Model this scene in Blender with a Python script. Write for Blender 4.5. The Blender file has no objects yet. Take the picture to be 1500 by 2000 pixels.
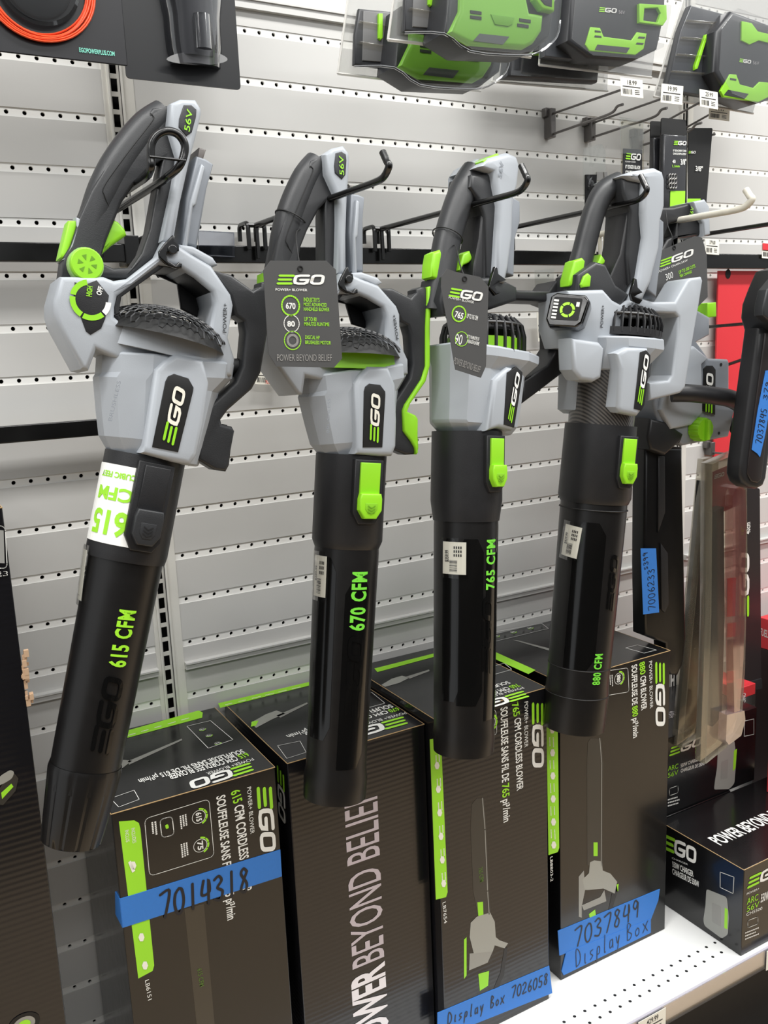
import bpy, bmesh, math, random
from mathutils import Matrix, Vector
from mathutils.geometry import tessellate_polygon
random.seed(7)
SC = bpy.context.scene
COL = SC.collection

# ------------------------------------------------------------------ camera, world, lights
CAMR = [[0.8673288724968687, 0.04176515780460504, -0.4959801392463887], [-0.12847587296472707, 0.9814909540917217, -0.14201921384824368], [0.4808685652018251, 0.18689884598273554, 0.8566412576867051]]
CAMC = [-0.590845154755746, 0.5007917044368791, -1.440150650845023]
FPX = 1735.6424580482949
CAM = Vector((CAMC[0], CAMC[2], 2.06 - CAMC[1]))
def conv(v): return Vector((v[0], v[2], -v[1]))
rgt, dwn, fwd = (conv(r).normalized() for r in CAMR)
cd = bpy.data.cameras.new('camera'); cam = bpy.data.objects.new('camera', cd); COL.objects.link(cam)
cd.sensor_fit = 'VERTICAL'; cd.sensor_height = 36; cd.lens = FPX / 2000 * 36; cd.clip_start = 0.01
m = Matrix.Identity(4)
for i in range(3):
    m[i][0] = rgt[i]; m[i][1] = -dwn[i]; m[i][2] = -fwd[i]; m[i][3] = CAM[i]
cam.matrix_world = m
SC.camera = cam
w = bpy.data.worlds.new('world'); SC.world = w; w.use_nodes = True
w.node_tree.nodes['Background'].inputs[0].default_value = (0.95, 0.98, 1.0, 1)
w.node_tree.nodes['Background'].inputs[1].default_value = 0.42
SC.view_settings.view_transform = 'Standard'; SC.view_settings.look = 'None'
SC.view_settings.exposure = 0.6; SC.view_settings.gamma = 1
def area(name, loc, sx, sy, power, col=(1, .99, .965), rot=(0, 0, 0)):
    l = bpy.data.lights.new(name, 'AREA'); l.shape = 'RECTANGLE'; l.size = sx; l.size_y = sy; l.energy = power; l.color = col
    o = bpy.data.objects.new(name, l); COL.objects.link(o); o.location = loc; o.rotation_euler = rot
    return o
area('ceiling_lamp', (1.6, -1.25, 3.6), 3.6, 0.18, 74)
area('ceiling_lamp', (-1.6, -1.05, 3.6), 2.4, 0.18, 38)
area('ceiling_lamp', (1.0, -3.4, 3.6), 4.5, 0.2, 62)
area('ceiling_lamp', (-3.5, -2.0, 3.6), 0.2, 3.5, 28)

# ------------------------------------------------------------------ helpers
U = 0.0249; ROW = 3.0624 * U; Z0 = 2.06
def rowz(r): return Z0 - r * ROW
def ray(px, py):
    a, b = (px - 750) / FPX, (py - 1000) / FPX
    return CAM.copy(), (rgt * a + dwn * b + fwd)
def at(px, py, Y=None, Z=None, X=None):
    o, d = ray(px, py)
    t = (Y - o.y) / d.y if Y is not None else (Z - o.z) / d.z if Z is not None else (X - o.x) / d.x
    return o + d * t
def lin(h):
    if isinstance(h, str):
        h = [int(h[i:i + 2], 16) / 255 for i in (0, 2, 4)]
        return tuple(c / 12.92 if c <= .04045 else ((c + .055) / 1.055) ** 2.4 for c in h)
    return h
MATS = {}; ORDER = []
def mat(name, col, rough=.5, metal=0, coat=0, noise=0, nscale=60, bump=0, bscale=900, spec=.5):
    if name in MATS: return MATS[name]
    m = bpy.data.materials.new(name); m.use_nodes = True; nt = m.node_tree; b = nt.nodes['Principled BSDF']
    c = lin(col); b.inputs['Base Color'].default_value = (*c, 1); b.inputs['Roughness'].default_value = rough
    b.inputs['Metallic'].default_value = metal; b.inputs['Coat Weight'].default_value = coat; b.inputs['Coat Roughness'].default_value = .12
    b.inputs['Specular IOR Level'].default_value = spec
    tc = nt.nodes.new('ShaderNodeTexCoord')
    n = nt.nodes.new('ShaderNodeTexNoise'); n.inputs['Scale'].default_value = nscale; n.inputs['Detail'].default_value = 3
    nt.links.new(tc.outputs['Object'], n.inputs['Vector'])
    r = nt.nodes.new('ShaderNodeMapRange'); r.inputs['To Min'].default_value = max(0, rough - .05); r.inputs['To Max'].default_value = min(1, rough + .05)
    nt.links.new(n.outputs['Fac'], r.inputs['Value']); nt.links.new(r.outputs['Result'], b.inputs['Roughness'])
    if noise:
        mx = nt.nodes.new('ShaderNodeMix'); mx.data_type = 'RGBA'
        mx.inputs['A'].default_value = (*[x * (1 - noise) for x in c], 1); mx.inputs['B'].default_value = (*[min(1, x * (1 + noise)) for x in c], 1)
        nt.links.new(n.outputs['Fac'], mx.inputs['Factor']); nt.links.new(mx.outputs['Result'], b.inputs['Base Color'])
    if bump:
        n2 = nt.nodes.new('ShaderNodeTexNoise'); n2.inputs['Scale'].default_value = bscale
        nt.links.new(tc.outputs['Object'], n2.inputs['Vector'])
        bp = nt.nodes.new('ShaderNodeBump'); bp.inputs['Strength'].default_value = bump; bp.inputs['Distance'].default_value = .0005
        nt.links.new(n2.outputs['Fac'], bp.inputs['Height']); nt.links.new(bp.outputs['Normal'], b.inputs['Normal'])
    MATS[name] = m; return m
def clear(name, tint=(.93, .94, .93), refl=.16, rough=.06, haze=0.0, hazecol=(.8,.8,.75)):
    if name in MATS: return MATS[name]
    m = bpy.data.materials.new(name); m.use_nodes = True; nt = m.node_tree
    for x in list(nt.nodes):
        if x.type != 'OUTPUT_MATERIAL': nt.nodes.remove(x)
    out = [x for x in nt.nodes if x.type == 'OUTPUT_MATERIAL'][0]
    t = nt.nodes.new('ShaderNodeBsdfTransparent'); t.inputs[0].default_value = (*tint, 1)
    g = nt.nodes.new('ShaderNodeBsdfGlossy'); g.inputs['Roughness'].default_value = rough
    lw = nt.nodes.new('ShaderNodeLayerWeight'); lw.inputs['Blend'].default_value = refl
    mx = nt.nodes.new('ShaderNodeMixShader')
    nt.links.new(lw.outputs['Facing'], mx.inputs[0]); nt.links.new(t.outputs[0], mx.inputs[1]); nt.links.new(g.outputs[0], mx.inputs[2])
    last = mx
    if haze:
        d = nt.nodes.new('ShaderNodeBsdfDiffuse'); d.inputs[0].default_value = (*hazecol, 1)
        m2 = nt.nodes.new('ShaderNodeMixShader'); m2.inputs[0].default_value = haze
        nt.links.new(mx.outputs[0], m2.inputs[1]); nt.links.new(d.outputs[0], m2.inputs[2]); last = m2
    nt.links.new(last.outputs[0], out.inputs[0])
    MATS[name] = m; return m

G = mat('grey_plastic', 'a4a9af', .40, bump=.15)
GD = mat('dark_grey_plastic', '83888f', .42, bump=.15)
K = mat('black_plastic', '1c1c1e', .44, bump=.25)
KM = mat('charcoal_plastic', '2a2b2d', .42, bump=.25)
KT = mat('black_tube_plastic', '121111', .34, bump=.12)
KG = mat('gloss_black_plastic', '0b0b0b', .14, coat=.3)
KI = mat('deep_black', '080808', .6)
GR = mat('lime_plastic', '8fd325', .4)
GL = mat('lime_ink', '9ade2c', .5)
GF = mat('leaf_green_ink', '6fd13a', .5)
WH = mat('white_ink', 'e9e9e4', .5)
SIL = mat('silver_ink', 'a39fa0', .4, metal=.3)
PAP = mat('label_paper', 'efece0', .6)
INK = mat('marker_ink', '15151c', .5)
BLUE = mat('blue_painters_tape', '2f74c4', .6, noise=.06, nscale=200)
ROD = mat('black_powder_coat', '0b0b0b', .25, coat=.1)
MET = mat('grey_steel', '8b8986', .35, metal=.8)
CARD = mat('black_carton_print', '141415', .22, coat=.25, spec=.4, bump=.06, bscale=300)
KRAFT = mat('kraft_edge', 'b99a6d', .8)
RED = mat('red_print', 'd5343c', .45)
CLR = clear('clear_plastic')
CLRY = clear('aged_clear_plastic', (.94, .92, .87), .12, .1, .03, (.75, .7, .6))

def finish(me, name, material, parent=None, M=None, smooth=32, extra=()):
    if M is not None: me.transform(M)
    o = bpy.data.objects.new(name, me); COL.objects.link(o); ORDER.append(o)
    if material and not me.materials: me.materials.append(material)
    if smooth and len(me.polygons):
        me.polygons.foreach_set('use_smooth', [True] * len(me.polygons))
        me.set_sharp_from_angle(angle=math.radians(smooth))
    if parent is not None:
        o.parent = parent
    return o
def raw(name, vs, fs, material, parent=None, M=None, smooth=32):
    me = bpy.data.meshes.new(name); me.from_pydata([tuple(v) for v in vs], [], fs); me.update()
    bm = bmesh.new(); bm.from_mesh(me); bmesh.ops.remove_doubles(bm, verts=bm.verts, dist=1e-7)
    bmesh.ops.recalc_face_normals(bm, faces=bm.faces); bm.to_mesh(me); bm.free()
    return finish(me, name, material, parent, M, smooth)
def top(o, label, cat, group=None, kind=None):
    if label: o['label'] = label
    if cat: o['category'] = cat
    if group: o['group'] = group
    if kind: o['kind'] = kind
    return o
def empty(name, M, label, cat, group=None):
    o = bpy.data.objects.new(name, None); COL.objects.link(o); o.empty_display_size = .05
    if isinstance(M, (tuple, Vector)): M = Matrix.Translation(M)
    o.matrix_world = M; INV[o.name] = M.inverted()
    return top(o, label, cat, group)
INV = {}
def inv(o): return INV.get(o.name, Matrix.Identity(4)) if o is not None else Matrix.Identity(4)

class MB:
    def __init__(s): s.v = []; s.f = []
    def add(s, vs, fs):
        n = len(s.v); s.v += [Vector(v) for v in vs]; s.f += [tuple(i + n for i in f) for f in fs]
    def box(s, x0, x1, y0, y1, z0, z1, M=None):
        vs = [Vector((x, y, z)) for x in (x0, x1) for y in (y0, y1) for z in (z0, z1)]
        if M is not None: vs = [M @ v for v in vs]
        s.add(vs, [(0, 1, 3, 2), (4, 6, 7, 5), (0, 4, 5, 1), (2, 3, 7, 6), (0, 2, 6, 4), (1, 5, 7, 3)])
    def tube(s, path, r, n=10, closed=False, ry=None, caps=True, up=None):
        path = [Vector(p) for p in path]; k = len(path)
        rs = r if isinstance(r, (list, tuple)) else [r] * k
        rys = (ry if isinstance(ry, (list, tuple)) else [ry] * k) if ry else rs
        T = []
        for i in range(k):
            a = path[(i - 1) % k] if (closed or i) else path[0]; b = path[(i + 1) % k] if (closed or i < k - 1) else path[-1]
            T.append((b - a).normalized())
        N = Vector(up) if up else (Vector((0, 1, 0)) if abs(T[0].y) < .9 else Vector((1, 0, 0)))
        rings = []
        for i in range(k):
            N = (N - T[i] * N.dot(T[i])).normalized(); B = T[i].cross(N)
            rings.append([path[i] + N * math.cos(t) * rys[i] + B * math.sin(t) * rs[i] for t in (2 * math.pi * j / n for j in range(n))])
        vs = [v for rg in rings for v in rg]; fs = []
        for i in range(k if closed else k - 1):
            for j in range(n):
                a, b = i * n + j, i * n + (j + 1) % n; c, d = ((i + 1) % k) * n + (j + 1) % n, ((i + 1) % k) * n + j
                fs.append((a, b, c, d))
        if caps and not closed: fs += [tuple(range(n)), tuple(range((k - 1) * n, k * n))]
        s.add(vs, fs)
    def loft(s, rings, caps=True):
        n = len(rings[0]); vs = [v for r in rings for v in r]; fs = []
        for i in range(len(rings) - 1):
            for j in range(n):
                fs.append((i * n + j, i * n + (j + 1) % n, (i + 1) * n + (j + 1) % n, (i + 1) * n + j))
        if caps: fs += [tuple(range(n)), tuple(range((len(rings) - 1) * n, len(rings) * n))]
        s.add(vs, fs)
    def build(s, name, material, parent=None, M=None, smooth=32, bevel=0, seg=2):
        o = raw(name, s.v, s.f, material, parent, M, smooth)
        if bevel:
            b = o.modifiers.new('bevel', 'BEVEL'); b.width = bevel; b.segments = seg; b.limit_method = 'ANGLE'; b.angle_limit = math.radians(40)
        return o
def bez(pts, n=8, closed=False):
    # catmull-rom
    P = [Vector(p) for p in pts]; out = []; k = len(P)
    for i in range(k if closed else k - 1):
        a, b, c, d = (P[(i - 1) % k] if closed or i else P[0]), P[i], P[(i + 1) % k], (P[(i + 2) % k] if closed or i < k - 2 else P[-1])
        for j in range(n):
            t = j / n
            out.append(.5 * ((2 * b) + (c - a) * t + (2 * a - 5 * b + 4 * c - d) * t * t + (3 * b - a - 3 * c + d) * t ** 3))
    if not closed: out.append(P[-1])
    return out
def fillet(pts, r, n=5):
    out = []; k = len(pts)
    for i in range(k):
        a, b, c = Vector(pts[i - 1]), Vector(pts[i]), Vector(pts[(i + 1) % k])
        da, dc = (a - b), (c - b); rr = min(r, da.length * .48, dc.length * .48)
        p, q = b + da.normalized() * rr, b + dc.normalized() * rr
        for j in range(n + 1):
            t = j / n; out.append((1 - t) ** 2 * p + 2 * t * (1 - t) * b + t * t * q)
    return out
def curve_mesh(loops, ext, bevel=0, res=2):
    c = bpy.data.curves.new('c', 'CURVE'); c.dimensions = '2D'; c.fill_mode = 'BOTH'
    c.extrude = max(0, ext - bevel); c.bevel_depth = bevel; c.bevel_resolution = res; c.offset = -bevel
    for lp in loops:
        s = c.splines.new('POLY'); s.points.add(len(lp) - 1)
        for i, p in enumerate(lp): s.points[i].co = (p[0], p[1], 0, 1)
        s.use_cyclic_u = True
    o = bpy.data.objects.new('c', c); me = bpy.data.meshes.new_from_object(o)
    bpy.data.objects.remove(o); bpy.data.curves.remove(c)
    bm = bmesh.new(); bm.from_mesh(me); bmesh.ops.remove_doubles(bm, verts=bm.verts, dist=1e-6); bm.to_mesh(me); bm.free()
    return me
XZ = Matrix(((1, 0, 0, 0), (0, 0, -1, 0), (0, 1, 0, 0), (0, 0, 0, 1)))
def plate(name, loops, y0, y1, material, parent=None, bevel=0, rnd=0, M=None, smooth=32, res=2):
    """outline(s) in the local x,z plane given thickness from y0 to y1"""
    if not hasattr(loops[0][0], '__len__'): loops = [loops]
    if rnd: loops = [fillet([Vector((p[0], p[1])) for p in lp], rnd) for lp in loops]
    h = abs(y1 - y0) / 2
    me = curve_mesh(loops, h, min(bevel, h * .99), res)
    me.transform(Matrix.Translation((0, (y0 + y1) / 2, 0)) @ XZ)
    return finish(me, name, material, parent, M, smooth)

# ---- writing
def text_mesh(s, bold=0, ext=0, align='LEFT', spacing=1.0):
    c = bpy.data.curves.new('t', 'FONT'); c.body = s; c.size = 1; c.offset = bold; c.extrude = ext; c.align_x = align
    c.resolution_u = 3; c.space_character = spacing
    o = bpy.data.objects.new('t', c); me = bpy.data.meshes.new_from_object(o)
    bpy.data.objects.remove(o); bpy.data.curves.remove(c); return me
def bounds(me):
    xs = [v.co.x for v in me.vertices]; ys = [v.co.y for v in me.vertices]
    return (min(xs), max(xs), min(ys), max(ys)) if xs else (0, 1, 0, 1)
def stroke(mb, pts, w, z=0, n=8, closed=False, caps=True):
    """one mitred ribbon along a flat polyline"""
    P = [Vector((p[0], p[1])) for p in pts]; P = [p for i, p in enumerate(P) if i == 0 or (p - P[i - 1]).length > 1e-7]; h = w / 2
    if closed and (P[0] - P[-1]).length < 1e-7: P.pop()
    k = len(P)
    if k < 2: return
    L, R = [], []
    for i in range(k):
        a = P[i] - P[i - 1] if (i or closed) else P[1] - P[0]; b = P[(i + 1) % k] - P[i] if (i < k - 1 or closed) else P[i] - P[i - 1]
        a, b = a.normalized(), b.normalized(); na, nb = Vector((-a.y, a.x)), Vector((-b.y, b.x)); mm = na + nb
        mm = mm.normalized() if mm.length > 1e-4 else na; sc = h / max(.45, mm.dot(na)); zz = z + i * abs(w) * 2e-4
        L.append((P[i].x + mm.x * sc, P[i].y + mm.y * sc, zz)); R.append((P[i].x - mm.x * sc, P[i].y - mm.y * sc, zz))
    mb.add(L + R, [(i, k + i, k + (i + 1) % k, (i + 1) % k) for i in range(k if closed else k - 1)])
    if caps and not closed:
        for i, d in ((0, P[0] - P[1]), (k - 1, P[-1] - P[-2])):
            a0 = math.atan2(d.y, d.x) - math.pi / 2; zz = z + i * abs(w) * 2e-4
            mb.add([(P[i].x + h * math.cos(a0 + math.pi * j / n), P[i].y + h * math.sin(a0 + math.pi * j / n), zz) for j in range(n + 1)], [tuple(range(n + 1))])
def logo_parts():
    """the three-bar E and the rounded G and O: unit height, ~3.1 wide"""
    sh = lambda x, y: (x + .17 * y, y)
    e = MB(); t = .235
    for y, x0, x1 in ((t / 2, .0 + t / 2, .92), (.5, .02 + t / 2, .84), (1 - t / 2, .02 + t / 2, .96)):
        stroke(e, [sh(x0, y), sh(x1, y)], t * .88)
    g = MB(); w = .21; a, b = w / 2, 1 - w / 2
    def rr(x0, x1, pts): return [sh(*p) for p in pts]
    o = fillet([Vector((*sh(2.1 + a, a),)), Vector(sh(3.0 - a, a)), Vector(sh(3.0 - a, b)), Vector(sh(2.1 + a, b))], .22, 4)
    stroke(g, o, w, closed=True)
    gp = [sh(1.93, b), sh(1.42, b), sh(1.17, b - .06), sh(1.1 + .02, b - .25), sh(1.1 + .02, a + .25), sh(1.17, a + .06), sh(1.38, a), sh(1.75, a), sh(1.9, a + .1), sh(1.93, .47), sh(1.48, .47)]
    stroke(g, gp, w)
    return e, g
def frame3(A, B, C, n=None):
    """matrix whose x goes A->B, y towards C, and z away from the surface (towards the camera)"""
    x = (B - A).normalized(); y = C - A
    if n is not None: y = y - n * y.dot(n)
    y = (y - x * y.dot(x)); h = y.length; y.normalize(); z = x.cross(y)
    M = Matrix.Identity(4)
    for i in range(3): M[i][0] = x[i]; M[i][1] = y[i]; M[i][2] = z[i]; M[i][3] = A[i]
    return M, (B - A).length, h
def put_text(parent, s, A, B, C, material, name='lettering', bold=.0, lift=.0006, ext=0, spacing=1.0, mirrorfix=True):
    """writing from baseline start A to baseline end B with capital tops at C (world points on the face)"""
    me = text_mesh(s, bold, 0, spacing=spacing); x0, x1, y0, y1 = bounds(me)
    cap = bounds(text_mesh('H', bold))
    M, wd, h = frame3(A, B, C); z = Vector((M[0][2], M[1][2], M[2][2]))
    if mirrorfix and z.dot(CAM - A) < 0: pass
    sx = wd / max(1e-6, x1 - x0); sy = h / (cap[3] - cap[2])
    S = Matrix.Diagonal((sx, sy, 1, 1)) @ Matrix.Translation((-x0, -cap[2], lift))
    me.transform(M @ S); me.transform(inv(parent))
    return finish(me, name, material, parent, smooth=0)
def put_logo(parent, A, B, C, white=None, green=None, name='logo', lift=.0006, shear=True):
    M, wd, h = frame3(A, B, C)
    e, g = logo_parts(); S = M @ Matrix.Diagonal((wd / 3.1, h, 1, 1)) @ Matrix.Translation((0, 0, lift))
    o = e.build(name + '_bars', green or GL, parent, inv(parent) @ S, 0)
    o2 = g.build(name + '_letters', white or WH, parent, inv(parent) @ S, 0)
    return o, o2
def face_poly(parent, pts, material, name, lift=.0004, rnd=0, toward=None):
    """flat printed patch / label on a face: world points in order"""
    P = [Vector(p) for p in pts]; n = (P[1] - P[0]).cross(P[2] - P[0]).normalized()
    if n.dot((toward or CAM) - P[0]) < 0: n = -n
    if rnd: P = fillet(P, rnd)
    I = inv(parent); vs = [I @ (p + n * lift) for p in P]
    me = bpy.data.meshes.new(name); me.from_pydata([tuple(v) for v in vs], [], [tuple(range(len(vs)))]); me.update()
    return finish(me, name, material, parent, smooth=0)
def face_slab(parent, pts, material, name, thick=.0008, rnd=0):
    P = [Vector(p) for p in pts]; n = (P[1] - P[0]).cross(P[2] - P[0]).normalized()
    if n.dot(CAM - P[0]) < 0: n = -n
    if rnd: P = fillet(P, rnd)
    k = len(P); I = inv(parent); vs = [I @ (p - n * .0002) for p in P] + [I @ (p + n * thick) for p in P]
    fs = [tuple(range(k)), tuple(range(k, 2 * k))] + [(i, (i + 1) % k, (i + 1) % k + k, i + k) for i in range(k)]
    return raw(name, vs, fs, material, parent, smooth=0)
def face_line(parent, pts, wdt, material, name, lift=.0006, closed=False):
    P = [Vector(p) for p in pts]; n = (P[1] - P[0]).cross(P[-1] - P[0]).normalized()
    if n.dot(CAM - P[0]) < 0: n = -n
    mb = MB(); I = inv(parent); k = len(P)
    for i in range(k if closed else k - 1):
        a, b = P[i], P[(i + 1) % k]; s = (b - a).cross(n).normalized() * wdt / 2; e = (b - a).normalized() * wdt / 2
        mb.add([I @ (v + n * lift) for v in (a + s - e, a - s - e, b - s + e, b + s + e)], [(0, 1, 2, 3)])
    return mb.build(name, material, parent, smooth=0)
DIG = {'0': [(.5, 1), (.15, .8), (.05, .4), (.25, .02), (.6, .05), (.85, .45), (.75, .9), (.5, 1)], '1': [(.5, 1), (.45, 0)],
 '2': [(.05, .8), (.4, 1), (.75, .85), (.6, .5), (.05, .05), (.85, .08)], '3': [(.1, .9), (.5, 1), (.75, .8), (.35, .55), (.8, .35), (.55, .02), (.05, .1)],
 '4': [(.3, 1), (.1, .45), (.8, .5), (.75, .95), (.68, 0)], '5': [(.8, 1), (.25, .95), (.2, .55), (.65, .5), (.75, .2), (.45, 0), (.1, .08)],
 '6': [(.7, 1), (.25, .6), (.15, .2), (.45, 0), (.8, .2), (.6, .48), (.2, .35)], '7': [(.05, .95), (.85, 1), (.35, 0)],
 '8': [(.75, .85), (.45, 1), (.2, .8), (.7, .35), (.5, .02), (.15, .2), (.75, .85)], '9': [(.75, .8), (.4, 1), (.15, .7), (.45, .5), (.75, .8), (.65, 0)],
 'D': [(.1, 0), (.15, 1), (.7, .8), (.85, .4), (.6, .1), (.1, 0)], 'i': [(.5, .55), (.45, .05), (.6, 0)], 's': [(.7, .55), (.3, .5), (.3, .35), (.65, .2), (.2, .02)],
 'p': [(.3, .5), (.15, -.35), (.3, .45), (.7, .5), (.65, .15), (.25, .12)], 'l': [(.5, 1), (.4, .05), (.55, 0)], 'a': [(.7, .5), (.25, .45), (.2, .05), (.65, .15), (.7, .5), (.75, 0)],
 'y': [(.2, .55), (.4, .15), (.75, .55), (.35, -.35)], 'B': [(.2, 0), (.25, 1), (.7, .85), (.3, .55), (.8, .3), (.6, .02), (.2, 0)],
 'o': [(.5, .5), (.2, .3), (.35, .02), (.7, .12), (.7, .4), (.5, .5)], 'x': [(.15, .55), (.8, 0), (.5, .28), (.85, .6), (.1, -.02)], '$': [(.75, .85), (.3, .8), (.3, .55), (.7, .4), (.6, .15), (.2, .15)], ' ': [], '#': [(.3, .9), (.25, .1)]}
def hand(parent, s, A, B, C, wdt, material=None, name='handwriting', lift=.0016):
    M, wd, h = frame3(A, B, C); mb = MB(); cw = wd / len(s)
    for i, ch in enumerate(s):
        d = DIG.get(ch, [])
        if not d: continue
        j = random.uniform(-.04, .04)
        pts = bez([Vector((cw * (i + .08 + p[0] * .84), h * (p[1] + j), 0)) for p in d], 5)
        stroke(mb, pts, wdt, lift, 6)
    return mb.build(name, material or INK, parent, inv(parent) @ M, 0)

class Frame:
    """a hanging tool's own axes: origin, turned about the vertical by yaw, leaning by tilt"""
    def __init__(s, px, py, Y, yaw=0, tilt=0, pitch=0, scale=1):
        s.M = Matrix.Translation(at(px, py, Y=Y)) @ Matrix.Rotation(math.radians(yaw), 4, 'Z') @ Matrix.Rotation(math.radians(-pitch), 4, 'X') @ Matrix.Rotation(math.radians(tilt), 4, 'Y')
        s.I = s.M.inverted(); s.k = scale
    def lray(s, px, py):
        o, d = ray(px, py); return s.I @ o, (s.I.to_3x3() @ d)
    def q(s, px, py, dy=0):
        o, d = s.lray(px, py); t = (dy - o.y) / d.y; p = o + d * t
        return Vector((p.x, p.z)) * s.k
    def Q(s, pts, dy=0): return [s.q(*p, dy) for p in pts]
    def P(s, px, py, dy=0):
        v = s.q(px, py, dy); return Vector((v.x, dy, v.y))
    def cyl(s, px, py, R):
        o, d = s.lray(px, py); a = d.x ** 2 + d.y ** 2; b = o.x * d.x + o.y * d.y; c = o.x ** 2 + o.y ** 2 - R * R
        disc = b * b - a * c; t = (-b - math.sqrt(max(disc, 0))) / a; p = o + d * t
        return math.atan2(p.x, -p.y), p.z
def wrap(me, a0, z0, Rf, ux, uy, lift=.0006, cuts=6):
    """bend a flat mesh (x,y) round the local z axis. ux/uy = (d angle-arc, dz) directions of its x and y"""
    x0, x1, y0, y1 = bounds(me); bm = bmesh.new(); bm.from_mesh(me)
    ax = 0 if abs(ux[0]) > abs(uy[0]) else 1; lo, hi = ((x0, x1), (y0, y1))[ax]
    for i in range(1, cuts):
        c = [0, 0, 0]; c[ax] = lo + (hi - lo) * i / cuts; nn = [0, 0, 0]; nn[ax] = 1
        bmesh.ops.bisect_plane(bm, geom=bm.verts[:] + bm.edges[:] + bm.faces[:], plane_co=c, plane_no=nn)
    for v in bm.verts:
        x, y = v.co.x, v.co.y; arc = x * ux[0] + y * uy[0]; z = z0 + x * ux[1] + y * uy[1]
        R = Rf(z); a = a0 + arc / R; rr = R + lift + v.co.z
        v.co = (rr * math.sin(a), -rr * math.cos(a), z)
    bm.to_mesh(me); bm.free(); return me

# ------------------------------------------------------------------ the setting
PANEL = mat('wall_panel_vinyl', 'c9c8c5', .42, noise=.02, nscale=14)
STRIP = mat('punched_strip_white', 'f0efeb', .45)
UPR = mat('upright_enamel', 'dcdad3', .32, noise=.05, nscale=25)
HOLE_SHADE = mat('hole_shade_black', '0b0b0b', .8)  # near-black colour standing in for the shade inside holes
def strip_cells(mb, xs, x0, x1, z, hh=.0064, y=.0015, rad=.0032, n=10):
    cx = [x0] + [(xs[i] + xs[i + 1]) / 2 for i in range(len(xs) - 1)] + [x1]
    for i, x in enumerate(xs):
        a, b = cx[i], cx[i + 1]
        sq = []
        for t in (2 * math.pi * (j + .5) / n for j in range(n)):
            c, s = math.cos(t), math.sin(t)
            k = min((b - x) / c if c > 1e-6 else (x - a) / -c if c < -1e-6 else 9, hh / abs(s) if abs(s) > 1e-6 else 9)
            sq.append((x + c * k, z + s * k))
        ci = [(x + rad * math.cos(2 * math.pi * (j + .5) / n), z + rad * math.sin(2 * math.pi * (j + .5) / n)) for j in range(n)]
        vs = [(p[0], y, p[1]) for p in sq] + [(p[0], y, p[1]) for p in ci] + [(p[0], y + .004, p[1]) for p in ci]
        fs = []
        for j in range(n):
            k = (j + 1) % n
            fs += [(j, k, n + k, n + j), (n + j, n + k, 2 * n + k, 2 * n + j)]
        for cxn, czn in ((a, z - hh), (a, z + hh), (b, z - hh), (b, z + hh)):
            # close the square's corners
            best = sorted(range(n), key=lambda j: (sq[j][0] - cxn) ** 2 + (sq[j][1] - czn) ** 2)[:2]
            m0 = len(vs); vs.append((cxn, y, czn)); fs.append((best[0], best[1], m0))
        mb.add(vs, fs)
ROWS = [-2.25, -1.25, 0] + list(range(1, 14)) + [14.24 + 1.025 * k for k in range(13)]
def bay(x0, x1, xs):
    p, s = MB(), MB(); zs = sorted([rowz(r) for r in ROWS]); hh = .0064; prev = .02
    for z in zs:
        p.box(x0, x1, 0, .004, prev, z - hh); prev = z + hh
        strip_cells(s, xs, x0, x1, z)
    p.box(x0, x1, 0, .004, prev, 2.45)
    for r0, r1, d in ((13.43, 13.47, .012), (13.47, 13.59, .009), (-.60, -.56, .012), (-.56, -.40, .009)):
        p.box(x0, x1, -d, 0, rowz(r1), rowz(r0))
    return p, s
bays = ((-.95, -9.42 * U, [(-10.03 - k) * U for k in range(28)][::-1]), (-7.55 * U, 39.7 * U, [k * U for k in range(-7, 40)]), (41.25 * U, 2.0, [(42.05 + k) * U for k in range(38)]))
for nm, b in zip(('wall_left', 'wall_back', 'wall_right'), bays):
    p, s = bay(*b)
    o = p.build(nm, PANEL, smooth=0); o['kind'] = 'structure'
    s.build('punched_strip', STRIP, o, smooth=0)
for k, (xa, xb, sx) in enumerate(((-9.42 * U, -7.55 * U, -8.68 * U), (39.7 * U, 41.25 * U, 40.2 * U))):
    mb = MB(); pitch = ROW / 3; z = rowz(-3); sw, sh = .0050, .0093; y = .003
    xl, xr = sx - .0085, sx + .0085
    while z > .02:
        for a, b, c, d in ((xl, sx - sw, z - pitch / 2, z + pitch / 2), (sx + sw, xr, z - pitch / 2, z + pitch / 2), (sx - sw, sx + sw, z - pitch / 2, z - sh), (sx - sw, sx + sw, z + sh, z + pitch / 2)):
            mb.box(a, b, y, y + .002, c, d)
        z -= pitch
    mb.box(xl - .003, xl, -.004, .004, .02, 2.45); mb.box(xr, xr + .003, -.004, .004, .02, 2.45)
    mb.box(xa, xl, -.001, .004, .02, 2.45); mb.box(xr, xb, -.001, .004, .02, 2.45)
    o = mb.build('trim_%d' % (k + 1), UPR, smooth=0); o['kind'] = 'structure'
mb = MB(); mb.box(-1, 2.05, .028, .03, .02, 2.45); o = mb.build('wall_shade_sheet', HOLE_SHADE, smooth=0); o['kind'] = 'structure'  # added dark sheet; its colour is the shade behind holes and slots
mb = MB(); mb.box(-4, 6, -5, .1, -.02, 0); o = mb.build('floor', mat('polished_concrete', 'd0b898', .3, noise=.12, nscale=3), smooth=0); o['kind'] = 'structure'
mb = MB(); mb.box(-4, 6, -3.0, -2.0, 0, .14); mb.box(-4, 6, -2.75, -2.7, .14, 1.9); mb.box(-4, 6, -2.7, -2.3, .6, .63); mb.box(-4, 6, -2.7, -2.3, 1.1, 1.13)
o = mb.build('opposite_shelving', mat('dark_fixture', '35312d', .6), smooth=0); o['kind'] = 'structure'

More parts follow.
